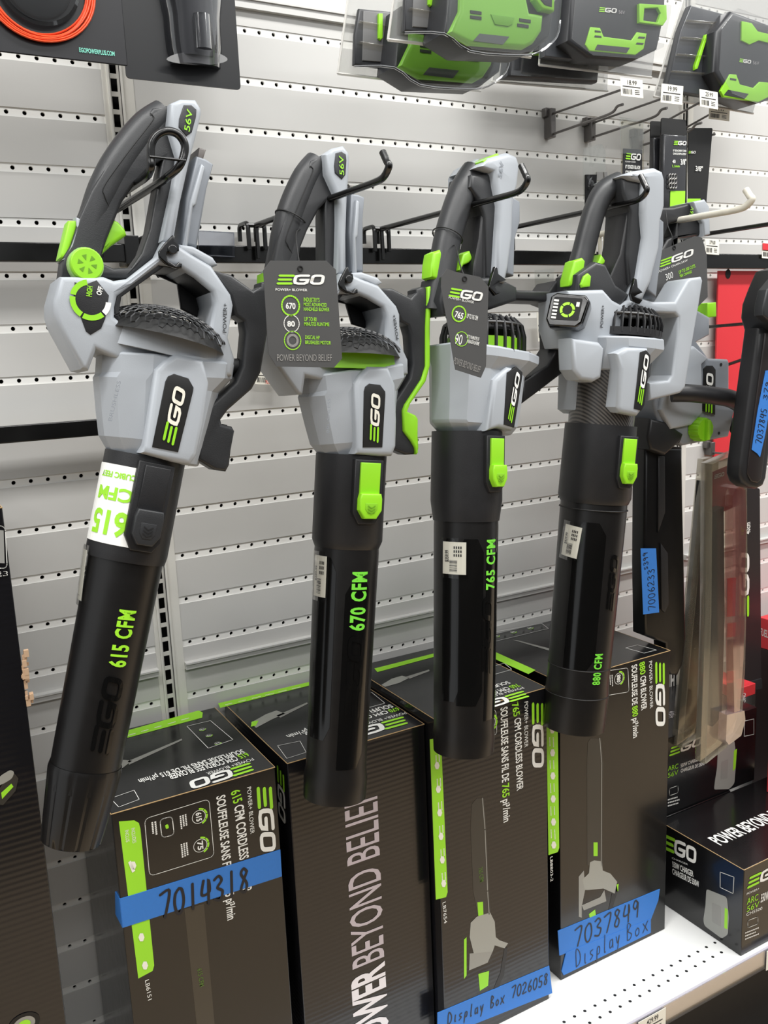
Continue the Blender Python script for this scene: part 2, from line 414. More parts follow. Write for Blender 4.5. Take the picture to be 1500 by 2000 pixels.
# shelf with its label channel
SZ = .358; SY = -.432
t = empty('store_shelf', (.4, 0, SZ - .03), 'white metal shelf with perforated front edge carrying the blower and charger cartons', 'shelf')
WHITE = mat('shelf_white', 'f4f4f2', .35)
mb = MB(); mb.box(-.47, 1.6, SY, -.001, SZ - .03, SZ); mb.build('shelf_deck', WHITE, t, inv(t), bevel=.002)
mb = MB()
for ya, off in ((-.372, 0), (-.398, .5)):
    for k in range(74):
        x = -.4 + (k + off) * U * .98
        mb.add([(x + .0031 * math.cos(2 * math.pi * j / 10), ya + .0031 * math.sin(2 * math.pi * j / 10), SZ + .0003) for j in range(10)], [tuple(range(10))])
top(mb.build('perforation_shade', HOLE_SHADE, t, inv(t), 0), None, None)  # flat discs on the deck, the holes' inner shade put into their colour
mb = MB(); mb.box(-.47, 1.6, SY - .006, SY, SZ - .034, SZ - .002); mb.build('label_channel', mat('channel_grey', 'b9b5bf', .3), t, inv(t), bevel=.001)
mb = MB(); mb.box(-.47, 1.6, SY - .009, SY - .007, SZ - .04, SZ + .001); mb.build('channel_cover', clear('channel_film', (.97, .97, .97), .3), t, inv(t))
mb = MB(); mb.box(-.47, 1.6, SY + .02, 0, .0, SZ - .04); o = mb.build('base_fixture', mat('dark_base', '1d1b1a', .5), smooth=0); o['kind'] = 'structure'
mb = MB(); mb.box(-.5, 1.8, -.60, SY + .02, .06, .13); o = mb.build('base_deck', mat('brown_deck', '3d342b', .45), smooth=0); o['kind'] = 'structure'

def barcode(mb, A, ex, ey, w, h, n=14):
    x = 0
    for i in range(n):
        b = w / n * random.choice((.3, .5, .7)); mb.add([A + ex * x, A + ex * (x + b), A + ex * (x + b) + ey * h, A + ex * x + ey * h], [(0, 1, 2, 3)]); x += w / n
def price_card(parent, A, B, C, price, name='label', code=None):
    """A bottom-left, B bottom-right, C top-left of a small paper label, world points"""
    D = B + (C - A); face_slab(parent, [A, B, D, C], PAP, name, .0006)
    ex, ey = (B - A), (C - A)
    n = ex.cross(ey).normalized(); n = n if n.dot(CAM - A) > 0 else -n
    mb = MB(); barcode(mb, A + ex * .08 + ey * .12 + n * .0009, ex, ey, .42, .3)
    for k in range(3):
        for j in range(2):
            q = A + ex * (.62) + ey * (.16 + k * .1) + n * .0009; mb.add([q, q + ex * .22, q + ex * .22 + ey * .035, q + ey * .035], [(0, 1, 2, 3)])
    q = A + ex * .08 + ey * .52 + n * .0009; mb.add([q, q + ex * .8, q + ex * .8 + ey * .05, q + ey * .05], [(0, 1, 2, 3)])
    mb.build('print', INK, parent, inv(parent), 0)
    put_text(parent, price, A + ex * .3 + ey * .66, A + ex * .72 + ey * .66, A + ex * .3 + ey * .9, INK, 'price', .01, .0009)
for (x, lab, pr) in ((.475, 'small white shelf price label clipped below the perforated shelf edge, nearer the bottom centre', '429.99'), (.82, 'small white shelf price label clipped to the shelf edge below the front charger carton', '429.99')):
    t = empty('price_label', (x, SY - .012, SZ - .045), lab, 'price label', 'price labels on the shelf edge')
    price_card(t, Vector((x - .034, SY - .011, SZ - .043)), Vector((x + .034, SY - .011, SZ - .043)), Vector((x - .034, SY - .011, SZ + .0)), pr)
# black hang rails
def rail(x0, x1, z0, z1, label, group='black hang rails'):
    t = empty('hang_rail', ((x0 + x1) / 2, -.03, z0), label, 'rail', group)
    mb = MB(); mb.box(x0, x1, -.042, -.03, z0, z1); mb.build('bar', ROD, t, inv(t), bevel=.0015)
    for x in (x0 + .012, x1 - .012):
        mb = MB(); mb.box(x - .011, x + .011, -.046, -.0005, z0 - .003, z1 + .012); mb.build('bracket', ROD, t, inv(t), bevel=.001)
rail(-.93, -.212, 1.695, 1.722, 'black rectangular rail across the wall left of the first blower handle')
rail(-.209, 39.9 * U + .005, 1.695, 1.722, 'long black rectangular rail across the wall behind the blower handles')
rail(40.4 * U, 1.95, 1.690, 1.722, 'black rail on the right wall panel above the red board')
rail(-.93, -.215, 1.438, 1.463, 'lower black rail on the left, behind the first blower housing')

def hook(x, z, ytip, lift, label, material=ROD, r=.0045, y0=-.05, bails=True, group=None):
    t = empty('display_hook', (x, y0, z), label, 'hook', group)
    mb = MB(); y1 = ytip
    path = [(x, y0, z), (x, y1 + .045, z - .0005), (x, y1 + .02, z + .001)] ; e = Vector((x, y1, z))
    path = [Vector((x, y0, z)), Vector((x, (y0 + y1) / 2, z)), Vector((x, y1 + .05, z))] + bez([(x, y1 + .04, z), (x, y1 + .012, z + .002), (x, y1 - .003, z + .012), (x, y1 + .001, z + lift * .6), (x, y1 + .01, z + lift)], 5)
    mb.tube(path, r, 12); mb.build('arm', material, t, inv(t), 40)
    if bails:
        mb = MB()
        for dx in (-.014, .014):
            mb.tube(fillet([Vector(p) for p in ((x + dx, -.05, z - .047), (x + dx, -.05, z + .004), (x + dx, -.012, z + .004), (x + dx, -.012, z - .03))], .009)[5:-5], .0038, 8)
        mb.tube([(x - .014, -.05, z), (x + .014, -.05, z)], .0038, 8)
        mb.tube([(x, -.05, z), (x, -.052, z - .052)], .0038, 8)
        mb.build('saddle', material, t, inv(t), 40)
    return t
hook(-.0236, 1.753, -.474, .031, 'black upturned hook carrying the green-edged second blower from the left', group='black hooks holding the blowers')
hook(.2082, 1.753, -.446, .034, 'black upturned hook carrying the third blower with the narrow tag', group='black hooks holding the blowers')
hook(.4798, 1.7595, -.397, .037, 'black hook with upturned tip holding the blower with the display screen', group='black hooks holding the blowers')
# looped hook of the first blower
YL = -.425
a, b = at(336, 343, Y=YL), at(295, 338, Y=YL)
zz = (a.z + b.z) / 2
t = empty('display_hook', (a.x, -.05, zz), 'black double-rod hook ending in an open loop, holding the leftmost blower', 'hook')
mb = MB(); loop = [at(*p, Y=YL) for p in ((350, 325), (360, 300), (360, 280), (347, 262), (327, 256), (307, 264), (296, 283), (295, 310), (295, 326))]
path = [Vector((a.x, -.05, zz)), Vector((a.x, YL * .5, zz)), Vector((a.x, YL + .03, zz))] + bez([Vector((a.x, YL + .012, zz + .001))] + loop + [Vector((b.x, YL + .012, zz + .001))], 5) + [Vector((b.x, YL + .03, zz)), Vector((b.x, YL * .5, zz)), Vector((b.x, -.05, zz))]
mb.tube(path, .0046, 12); mb.build('arm', ROD, t, inv(t), 40)
mb = MB(); mb.tube([at(292, 306, Y=YL - .004), at(363, 314, Y=YL - .004)], .0016, 8); mb.build('cross_pin', ROD, t, inv(t), 40)
mb = MB(); mb.tube([(a.x, -.05, zz), (b.x, -.05, zz)], .0046, 8); mb.tube([(a.x, -.05, zz), (a.x, -.05, zz - .05)], .004, 8); mb.tube([(b.x, -.05, zz), (b.x, -.05, zz - .05)], .004, 8); mb.build('saddle', ROD, t, inv(t), 40)

# ------------------------------------------------------------------ cartons
def carton(name, x0, x1, y0, y1, z0, z1, label, cat='box', material=None, group=None, edge=True):
    t = empty(name, ((x0 + x1) / 2, (y0 + y1) / 2, z0), label, cat, group)
    mb = MB(); mb.box(x0, x1, y0, y1, z0, z1); mb.build('carton', material or CARD, t, inv(t), bevel=.0012)
    if edge:
        mb = MB(); e = .0007
        for a, b in (((x0, y0), (x1, y0)), ((x0, y0), (x0, y1)), ((x1, y0), (x1, y1))):
            mb.tube([(a[0], a[1], z1 - .0006), (b[0], b[1], z1 - .0006)], e, 5)
        mb.build('flap_edge', KRAFT, t, inv(t), 0)
    return t
RIB = None
def corrugated(name, base):
    m = mat(name, base, .22, coat=.25, spec=.4)
    nt = m.node_tree; b = nt.nodes['Principled BSDF']; tc = nt.nodes.new('ShaderNodeTexCoord')
    wv = nt.nodes.new('ShaderNodeTexWave'); wv.bands_direction = 'Z'; wv.inputs['Scale'].default_value = 38; wv.inputs['Distortion'].default_value = 1.2; wv.inputs['Detail Scale'].default_value = .4
    bp = nt.nodes.new('ShaderNodeBump'); bp.inputs['Strength'].default_value = .085; bp.inputs['Distance'].default_value = .0012
    nt.links.new(tc.outputs['Object'], wv.inputs['Vector']); nt.links.new(wv.outputs['Fac'], bp.inputs['Height']); nt.links.new(bp.outputs['Normal'], b.inputs['Normal']); return m
CORR = corrugated('black_corrugated_carton', '17171a')
def gauge(parent, pf, cx, cy, r, num, kind='gauge'):
    c = pf(cx, cy); ex = (pf(cx + 10, cy) - c) / 10; ey = (pf(cx, cy + 10) - c) / 10
    n = ex.cross(ey).normalized(); n = n if n.dot(CAM - c) > 0 else -n
    down = Vector((0, 0, -1)) if abs(n.z) < .5 else Vector((-1, 0, 0))
    up = n.cross(down)
    R = ex.length * r; I = inv(parent)
    def arc(a0, a1, r0, r1, k=8):
        return [c + (down * math.cos(a) + up * math.sin(a)) * r1 for a in (a0 + (a1 - a0) * i / k for i in range(k + 1))], [c + (down * math.cos(a) + up * math.sin(a)) * r0 for a in (a0 + (a1 - a0) * i / k for i in range(k + 1))]
    g, wv = MB(), MB()
    for i in range(4):
        o, q = arc(math.radians(20 + i * 40), math.radians(55 + i * 40), R * .98, R * 1.22)
        for j in range(8): (g).add([o[j] + n * .0007, o[j + 1] + n * .0007, q[j + 1] + n * .0007, q[j] + n * .0007], [(0, 1, 2, 3)])
    o, q = arc(0, 2 * math.pi, R * .86, R * .93, 24)
    for j in range(24): wv.add([o[j] + n * .0007, o[j + 1] + n * .0007, q[j + 1] + n * .0007, q[j] + n * .0007], [(0, 1, 2, 3)])
    g.build('gauge_arc', GL, parent, I, 0); wv.build('gauge_ring', WH, parent, I, 0)
    put_text(parent, num, c - down * R * .62 - up * R * .38, c + down * R * .62 - up * R * .38, c - down * R * .62 + up * R * .38, WH, 'lettering', .03)
def lines(parent, pf, px, py, dx, dy, n, L, hgt, material=WH, name='fine_print'):
    """short rows of unreadable small print, as little bars; (dx,dy) the step from row to row in photo units"""
    mb = MB(); I = inv(parent)
    c = pf(px, py); ex = pf(px + 1, py) - c; ey = pf(px, py + 1) - c; nn = ex.cross(ey).normalized(); nn = nn if nn.dot(CAM - c) > 0 else -nn
    for i in range(n):
        s = pf(px + dx * i, py + dy * i); l = L[0] * random.uniform(.75, 1), L[1]; e = pf(px + dx * i + L[0] * (k := random.uniform(.75, 1)), py + dy * i + L[1] * k)
        d = (e - s); q = d.cross(nn).normalized() * hgt / 2; st = 7
        for j in range(st):
            a = s + d * (j / st); b = s + d * ((j + .72) / st); mb.add([a + q + nn * .0006, a - q + nn * .0006, b - q + nn * .0006, b + q + nn * .0006], [(0, 1, 2, 3)])
    return mb.build(name, material, parent, I, 0)
def T(parent, pf, s, a, b, c, material=WH, bold=.02, **k): return put_text(parent, s, pf(*a), pf(*b), pf(*c), material, bold=bold, **k)
FADE = mat('faded_picture_grey', '33312d', .35)
FADE2 = mat('faded_picture_light', '8d8c86', .35)
def tool_picture(t, pf, tube, body, arm):
    """the printed picture of a blower on a carton's face"""
    face_poly(t, [pf(*p) for p in tube], FADE, 'picture_tube', .0003)
    rt_ = [p for p in tube if p[0] > sum(q[0] for q in tube) / len(tube) + 4]
    if len(rt_) > 2: face_line(t, [pf(p[0] - 3, p[1]) for p in rt_], .0016, FADE2, 'picture_highlight', .0005)
    cx = sum(q[0] for q in body) / len(body); cy = sum(q[1] for q in body) / len(body)
    for k in range(5): face_line(t, [pf(cx - 14 + k * 6, cy + 6), pf(cx - 13 + k * 6, cy + 20)], .0009, KI, 'picture_vent', .0009)
    face_poly(t, [pf(*p) for p in body], mat('picture_grey', '96968f', .35), 'picture_housing', .0005)
    for a in arm: face_poly(t, [pf(*p) for p in a[1]], a[0], 'picture_handle', .0004)
YF = -.287; BT = .95
pf = lambda x, y: at(x, y, Y=YF); pt = lambda x, y: at(x, y, Z=BT)
# -- 615 carton
b1 = carton('blower_carton', -.386, -.147, YF, -.02, SZ, BT, 'black blower carton under blue tape marked 7014318, leftmost of the four', group='blower cartons on the shelf')
put_logo(b1, pf(500, 1536), pf(509, 1668), pf(531, 1535))
T(b1, pf, 'POWER+ BLOWER', (482, 1538), (489, 1629), (490, 1537), bold=0)
T(b1, pf, '615', (450, 1547), (456, 1571), (469, 1545), GL); T(b1, pf, 'CFM CORDLESS BLOWER', (457, 1575), (474, 1745), (476, 1573))
T(b1, pf, 'SOUFFLEUSE SANS FIL DE 615 pi\u00b3/min', (422, 1556), (444, 1798), (440, 1555))
face_line(b1, fillet([pf(*p) for p in ((282, 1599), (408, 1560), (418, 1672), (292, 1711))], .008), .0008, WH, 'info_frame', closed=True)
gauge(b1, pf, 388, 1595, 14, '615'); gauge(b1, pf, 391, 1651, 14, '75')
lines(b1, pf, 362, 1590, -5, 1.5, 3, (3, 30), .0022); lines(b1, pf, 364, 1645, -5, 1.5, 3, (3, 30), .0022); lines(b1, pf, 303, 1604, -6, 1.5, 2, (3, 30), .0024)
face_line(b1, fillet([pf(*p) for p in ((312, 1600), (336, 1594), (340, 1630), (316, 1636))], .006), .0011, WH, 'battery_icon', closed=True)
face_poly(b1, fillet([pf(*p) for p in ((322, 1611), (328, 1609), (330, 1617), (324, 1619))], .002), GL, 'battery_dot', .0006)
face_poly(b1, [pf(*p) for p in ((232, 1604), (262, 1602), (271, 1607), (274, 1618), (301, 1885), (298, 1896), (270, 1911))], GL, 'green_band')
T(b1, pf, 'INCLUDES', (256, 1618), (259, 1647), (263, 1617), PAP, .0); T(b1, pf, 'INCLUS', (244, 1622), (246, 1645), (251, 1621), PAP, .0)
mb = MB()
for (x, y) in ((260, 1690), (283, 1885), (276, 1830)):
    mb.add([Vector(pf(x + 6 * math.cos(a), y + 9 * math.sin(a))) + Vector((0, -.0009, 0)) for a in (k * math.pi / 3 for k in range(6))], [tuple(range(6))])
mb.add([Vector(pf(*p)) + Vector((0, -.0009, 0)) for p in ((250, 1684), (255, 1680), (264, 1700), (258, 1704))], [(0, 1, 2, 3)])
mb.build('icon', PAP, b1, inv(b1), 0)
T(b1, pf, 'LB6151', (283, 1915), (289, 1954), (291, 1914), bold=0)
face_poly(b1, [pf(*p) for p in ((360, 1775), (398, 1765), (420, 2010), (385, 2010))], mat('faded_picture_brown', '3a352d', .3), 'picture_tube', .0002)
T(b1, pf, '615 CFM', (385, 1893), (390, 1928), (394, 1891), mat('faded_green', '4a6a22', .4), .01)
face_slab(b1, [at(547, 1659, Y=YF), at(550, 1711, Y=YF), Vector((-.3865, YF, at(258, 1805, Y=YF).z)), Vector((-.3865, YF, at(243, 1752, Y=YF).z))], BLUE, 'painters_tape', .0011)
z0 = at(243, 1752, Y=YF).z; z1 = at(258, 1805, Y=YF).z
face_slab(b1, [Vector((-.3862, YF - .0005, z0)), Vector((-.3862, YF - .0005, z1)), Vector((-.3862, -.245, z1 - .004)), Vector((-.3862, -.262, z0 - .003))], BLUE, 'painters_tape', .0011)
hand(b1, '7014318', pf(312, 1795), pf(490, 1738), pf(297, 1750), .0042)
# its lid
face_poly(b1, [pt(*p) for p in ((232, 1432), (388, 1388), (396, 1392), (395, 1402), (232, 1446))], GL, 'green_band')
lines(b1, pt, 250, 1437, 26, -7.5, 5, (18, -5), .003, PAP)
T(b1, pt, '615', (480, 1470), (462, 1476), (485, 1478), GL); T(b1, pt, 'CFM CORDLESS BLOWER', (459, 1477), (326, 1514), (465, 1486))
T(b1, pt, 'SOUFFLEUSE SANS FIL DE 615 pi\u00b3/min', (472, 1464), (269, 1523), (477, 1472))
T(b1, pt, 'POWER+ BLOWER', (492, 1481), (402, 1510), (494, 1486), bold=0)
put_logo(b1, pt(489, 1489), pt(364, 1528), pt(500, 1504))
face_line(b1, [pt(*p) for p in ((365, 1419), (411, 1408), (455, 1445), (407, 1462))], .001, WH, 'info_frame', closed=True)
for x, y, n_ in ((395, 1425, '75'), (408, 1437, '75'), (425, 1452, '615')): gauge(b1, pt, x, y, 6, n_)
face_line(b1, [pt(*p) for p in ((216, 1560), (262, 1544), (272, 1562), (232, 1577))], .0008, WH, 'code_frame', closed=True)
face_poly(b1, [pt(*p) for p in ((250, 1487), (355, 1443), (356, 1446), (252, 1494))], FADE2, 'picture_tube')
face_poly(b1, [pt(*p) for p in ((220, 1495), (235, 1484), (258, 1486), (240, 1500), (222, 1506))], FADE2, 'picture_housing')
# -- 670 carton
b2 = carton('blower_carton', -.127, .1145, YF, -.012, SZ, BT, 'black carton with POWER BEYOND BELIEF running up its front, behind the blower tagged 670', material=CORR, group='blower cartons on the shelf')
T(b2, pf, 'POWER', (760, 2033), (751, 1876), (694, 2050), mat('print_white', 'e4dfe2', .4), .03)
T(b2, pf, 'BEYOND BELIEF', (750, 1868), (736, 1541), (688, 1885), mat('print_mauve', 'bdb2b8', .4), .005)
face_poly(b2, [pt(*p) for p in ((426, 1374), (690, 1312), (697, 1316), (430, 1383))], GL, 'green_band')
lines(b2, pt, 440, 1377, 26, -6.2, 6, (18, -4), .003, PAP)
T(b2, pt, 'pi\u00b3/min', (598, 1424), (558, 1437), (601, 1431)); T(b2, pt, '670', (775, 1382), (756, 1387), (780, 1388), GL); T(b2, pt, 'CFM CORDLESS BLOWER', (753, 1388), (590, 1432), (757, 1394))
T(b2, pt, 'SOUFFLEUSE SANS FIL DE', (762, 1376), (600, 1418), (768, 1382)); T(b2, pt, 'POWER+ BLOWER', (790, 1391), (700, 1416), (793, 1395), bold=0)
put_logo(b2, pt(788, 1399), pt(650, 1437), pt(797, 1414))
face_line(b2, fillet([pt(*p) for p in ((690, 1362), (725, 1352), (752, 1374), (700, 1388))], .004), .001, WH, 'info_frame', closed=True)
face_poly(b2, [pt(*p) for p in ((540, 1398), (600, 1372), (601, 1375), (548, 1402))], FADE2, 'picture_tube')
face_poly(b2, [pt(*p) for p in ((490, 1412), (520, 1395), (540, 1388), (557, 1394), (530, 1406), (500, 1422))], mat('picture_grey', '96968f', .35), 'picture_housing')
face_poly(b2, [pt(*p) for p in ((492, 1410), (505, 1408), (500, 1418), (490, 1420))], GL, 'picture_accent', .0007)
face_line(b2, [pt(*p) for p in ((542, 1457), (586, 1448), (598, 1470), (560, 1482))], .0008, WH, 'code_frame', closed=True)
pl = lambda x, y: at(x, y, X=-.127)
put_logo(b2, pl(541, 1492), pl(545, 1593), pl(555, 1496))
face_poly(b2, [pl(*p) for p in ((422, 1390), (444, 1406), (444, 1420), (423, 1406))], GL, 'green_band')
# -- 765 carton
YF3 = -.314; BT3 = .967
pf3 = lambda x, y: at(x, y, Y=YF3)
pt3 = lambda x, y: at(x, y, Z=BT3)
b3 = carton('blower_carton', .118, .3465, YF3, -.03, SZ, BT3, 'black carton with a printed green-and-grey blower and tape reading Display Box 7026058', material=CORR, group='blower cartons on the shelf')
put_logo(b3, pf3(1038, 1371), pf3(1039, 1503), pf3(1061, 1371))
T(b3, pf3, 'POWER+ BLOWER', (1024, 1371), (1024, 1460), (1031, 1371), bold=0)
T(b3, pf3, '765', (999, 1375), (1003, 1401), (1012, 1374), GL); T(b3, pf3, 'CFM CORDLESS BLOWER', (1004, 1404), (1009, 1545), (1017, 1403))
T(b3, pf3, 'SOUFFLEUSE SANS FIL DE', (977, 1383), (980, 1529), (991, 1382)); T(b3, pf3, '765', (980, 1533), (981, 1559), (994, 1532), GL); T(b3, pf3, 'pi\u00b3/min', (981, 1563), (983, 1607), (995, 1562))
gauge(b3, pf3, 955, 1412, 13, '765'); face_line(b3, fillet([pf3(*p) for p in ((860, 1395), (968, 1385), (970, 1435), (862, 1450))], .008), .0008, WH, 'info_frame', closed=True)
face_poly(b3, [pf3(*p) for p in ((839, 1444), (861, 1440), (874, 1742), (871, 1752), (851, 1757))], GL, 'green_band')
mb = MB()
for k in range(6):
    x, y = 853 + k * 2.6, 1495 + k * 46
    mb.add([Vector(pf3(x + 5 * math.cos(a), y + 8 * math.sin(a))) + Vector((0, -.0009, 0)) for a in (j * math.pi / 3 for j in range(6))], [tuple(range(6))])
mb.build('icon', PAP, b3, inv(b3), 0)
lines(b3, pf3, 851, 1475, 2.4, 46, 6, (1, 18), .002, PAP); lines(b3, pf3, 857, 1473, 2.4, 46, 6, (1, 18), .002, PAP)
T(b3, pf3, 'LB7654', (864, 1763), (867, 1804), (870, 1762), bold=0)
tool_picture(b3, pf3, [(921, 1571), (931, 1559), (945, 1559), (950, 1620), (955, 1740), (958, 1785), (934, 1790), (924, 1740), (919, 1620)], [(919, 1802), (931, 1790), (957, 1782), (966, 1800), (968, 1830), (975, 1836), (992, 1842), (985, 1852), (966, 1846), (962, 1858), (925, 1862), (917, 1830)],
  [(GR, [(906, 1835), (911, 1830), (911, 1905), (906, 1912)]), (FADE2, [(917, 1862), (962, 1858), (952, 1880), (916, 1895)]), (K, [(985, 1852), (991, 1850), (984, 1905), (968, 1939), (962, 1935), (977, 1900)]), (GR, [(932, 1762), (943, 1761), (944, 1788), (934, 1789)]), (GR, [(934, 1902), (955, 1896), (953, 1925), (937, 1935)]), (KI, [(934, 1795), (946, 1794), (946, 1830), (936, 1832)])])
T(b3, pf3, '765 CFM', (934, 1696), (937, 1724), (942, 1695), mat('faded_green', '4a6a22', .4), .01)
face_slab(b3, [pf3(*p) for p in ((854, 1978), (1072, 1886), (1078, 1939), (930, 1998), (854, 2030))], BLUE, 'painters_tape', .0011)
hand(b3, 'Display Box', pf3(872, 2001), pf3(985, 1957), pf3(869, 1980), .0022); hand(b3, '7026058', pf3(997, 1950), pf3(1070, 1920), pf3(994, 1930), .0024)
face_poly(b3, [pt3(*p) for p in ((731, 1306), (905, 1262), (912, 1266), (737, 1313))], GL, 'green_band')
T(b3, pt3, '765', (1008, 1336), (992, 1341), (1013, 1342), GL); T(b3, pt3, 'CFM CORDLESS BLOWER', (989, 1342), (870, 1376), (993, 1348)); T(b3, pt3, 'SOUFFLEUSE SANS FIL DE', (990, 1331), (850, 1370), (995, 1336))
T(b3, pt3, 'POWER+ BLOWER', (1019, 1342), (940, 1364), (1021, 1346), bold=0); put_logo(b3, pt3(1022, 1349), pt3(905, 1383), pt3(1032, 1362))
face_poly(b3, [pt3(*p) for p in ((793, 1322), (838, 1308), (839, 1311), (800, 1326))], FADE2, 'picture_tube')
face_poly(b3, [pt3(*p) for p in ((745, 1338), (765, 1326), (785, 1320), (800, 1324), (780, 1334), (752, 1342))], mat('picture_grey', '96968f', .35), 'picture_housing')
face_line(b3, fillet([pt3(*p) for p in ((950, 1305), (985, 1296), (1000, 1308), (958, 1320))], .004), .001, WH, 'info_frame', closed=True)
# -- 880 carton
BT4 = .957
pt4 = lambda x, y: at(x, y, Z=BT4)
b4 = carton('blower_carton', .3965, .672, YF - .002, -.012, SZ, BT4, 'tall black blower carton at the right with tape reading 7037849 Display Box', group='blower cartons on the shelf')
YF4 = YF - .002; pg = lambda x, y: at(x, y, Y=YF4)
put_logo(b4, pg(1279, 1292), pg(1280, 1422), pg(1298, 1293))
T(b4, pg, 'POWER+ BLOWER', (1267, 1292), (1269, 1384), (1273, 1292), bold=0)
T(b4, pg, '880', (1248, 1295), (1250, 1319), (1259, 1295), GL); T(b4, pg, 'CFM BLOWER', (1250, 1322), (1252, 1388), (1261, 1322))
T(b4, pg, 'SOUFFLEUSE DE', (1233, 1300), (1234, 1378), (1244, 1300)); T(b4, pg, '880', (1234, 1381), (1235, 1401), (1245, 1381), GL); T(b4, pg, 'pi\u00b3/min', (1235, 1404), (1236, 1442), (1246, 1404))
face_line(b4, fillet([pg(*p) for p in ((1186, 1310), (1226, 1304), (1228, 1351), (1186, 1358))], .006), .0008, WH, 'info_frame', closed=True); gauge(b4, pg, 1208, 1325, 9, '880')
lines(b4, pg, 1195, 1318, -4, .5, 2, (1, 24), .002)
face_poly(b4, [pg(*p) for p in ((1067, 1413), (1089, 1408), (1092, 1656), (1089, 1664), (1071, 1670))], GL, 'green_band')
mb = MB()
for k in range(6):
    x, y = 1078 + k * .6, 1425 + k * 45
    mb.add([Vector(pg(x + 5 * math.cos(a), y + 8 * math.sin(a))) + Vector((0, -.0009, 0)) for a in (j * math.pi / 3 for j in range(6))], [tuple(range(6))])
mb.build('icon', PAP, b4, inv(b4), 0)
lines(b4, pg, 1073, 1440, .7, 45, 5, (1, 20), .002, PAP); lines(b4, pg, 1080, 1440, .7, 45, 5, (1, 20), .002, PAP)
T(b4, pg, 'LB8803-2', (1074, 1674), (1075, 1722), (1079, 1674), bold=0)
tool_picture(b4, pg, [(1148, 1450), (1153, 1442), (1174, 1442), (1178, 1490), (1177, 1690), (1147, 1690), (1146, 1500)], [(1152, 1684), (1160, 1680), (1175, 1682), (1177, 1700), (1192, 1706), (1205, 1722), (1200, 1745), (1178, 1735), (1150, 1738), (1142, 1738), (1137, 1718), (1150, 1705)],
  [(FADE2, [(1130, 1712), (1140, 1700), (1143, 1735), (1136, 1770), (1136, 1792), (1130, 1790)]), (FADE2, [(1136, 1768), (1172, 1752), (1180, 1738), (1184, 1760), (1140, 1778)]), (GR, [(1150, 1785), (1162, 1776), (1164, 1790), (1152, 1794)]), (GR, [(1159, 1645), (1167, 1645), (1167, 1672), (1159, 1672)]), (KI, [(1159, 1688), (1168, 1686), (1168, 1722), (1160, 1724)]), (K, [(1190, 1710), (1202, 1716), (1206, 1740), (1196, 1775), (1188, 1778), (1196, 1740)]), (GR, [(1203, 1728), (1208, 1726), (1207, 1740), (1203, 1742)])])
face_slab(b4, [pg(*p) for p in ((1089, 1818), (1288, 1736), (1285, 1758), (1270, 1797), (1092, 1866))], BLUE, 'painters_tape', .0011)
hand(b4, '7037849', pg(1120, 1850), pg(1250, 1788), pg(1112, 1819), .0034)
face_slab(b4, [pg(*p) for p in ((1105, 1859), (1270, 1794), (1270, 1821), (1100, 1904), (1096, 1896))], BLUE, 'painters_tape', .0016)
hand(b4, 'Display', pg(1122, 1889), pg(1212, 1842), pg(1119, 1857), .0018, lift=.0022); hand(b4, 'Box', pg(1220, 1838), pg(1267, 1814), pg(1218, 1808), .0018, lift=.0022)
face_poly(b4, [pt4(*p) for p in ((957, 1274), (968, 1274), (1046, 1309), (1032, 1317), (957, 1283))], GL, 'green_band', .0004)
face_line(b4, [pt4(*p) for p in ((959, 1236), (1058, 1218), (1071, 1228), (959, 1255))], .001, WH, 'info_frame', closed=True)
for x, y in ((969, 1243), (1002, 1235), (1035, 1227)): gauge(b4, pt4, x, y, 6, '880')
face_poly(b4, [pt4(*p) for p in ((1001, 1250), (1012, 1251), (1078, 1268), (1076, 1272))], FADE2, 'picture_tube')
face_line(b4, [pt4(*p) for p in ((1222, 1266), (1245, 1260), (1282, 1270), (1258, 1276))], .0009, WH, 'code_frame', closed=True)

# ------------------------------------------------------------------ blowers
CF = mat('carbon_weave', '3a3836', .35, coat=.4)
def _cf():
    nt = CF.node_tree; b = nt.nodes['Principled BSDF']; tc = nt.nodes.new('ShaderNodeTexCoord')
    mp = nt.nodes.new('ShaderNodeMapping'); mp.inputs['Rotation'].default_value = (0, math.radians(45), 0)
    ck = nt.nodes.new('ShaderNodeTexWave'); ck.inputs['Scale'].default_value = 75; ck.bands_direction = 'X'
    r = nt.nodes.new('ShaderNodeValToRGB'); r.color_ramp.elements[0].color = (*lin('1d1b1a'), 1); r.color_ramp.elements[1].color = (*lin('5a5550'), 1)
    nt.links.new(tc.outputs['Object'], mp.inputs[0]); nt.links.new(mp.outputs[0], ck.inputs['Vector']); nt.links.new(ck.outputs['Fac'], r.inputs[0]); nt.links.new(r.outputs[0], b.inputs['Base Color'])
_cf()
B0 = Frame(283, 898, -.368, 0, 17.0, 3)          # the first blower's axes; its outlines serve the second one too
def ring(cx, cz, hx, hy, n=24, p=2.0, tiltz=0, rot=0):
    out = []
    for j in range(n):
        a = 2 * math.pi * (j + rot) / n; c, s = math.cos(a), math.sin(a)
        out.append(Vector((cx + hx * abs(c) ** (2 / p) * (1 if c >= 0 else -1), hy * abs(s) ** (2 / p) * (1 if s >= 0 else -1), cz + tiltz * c)))
    return out
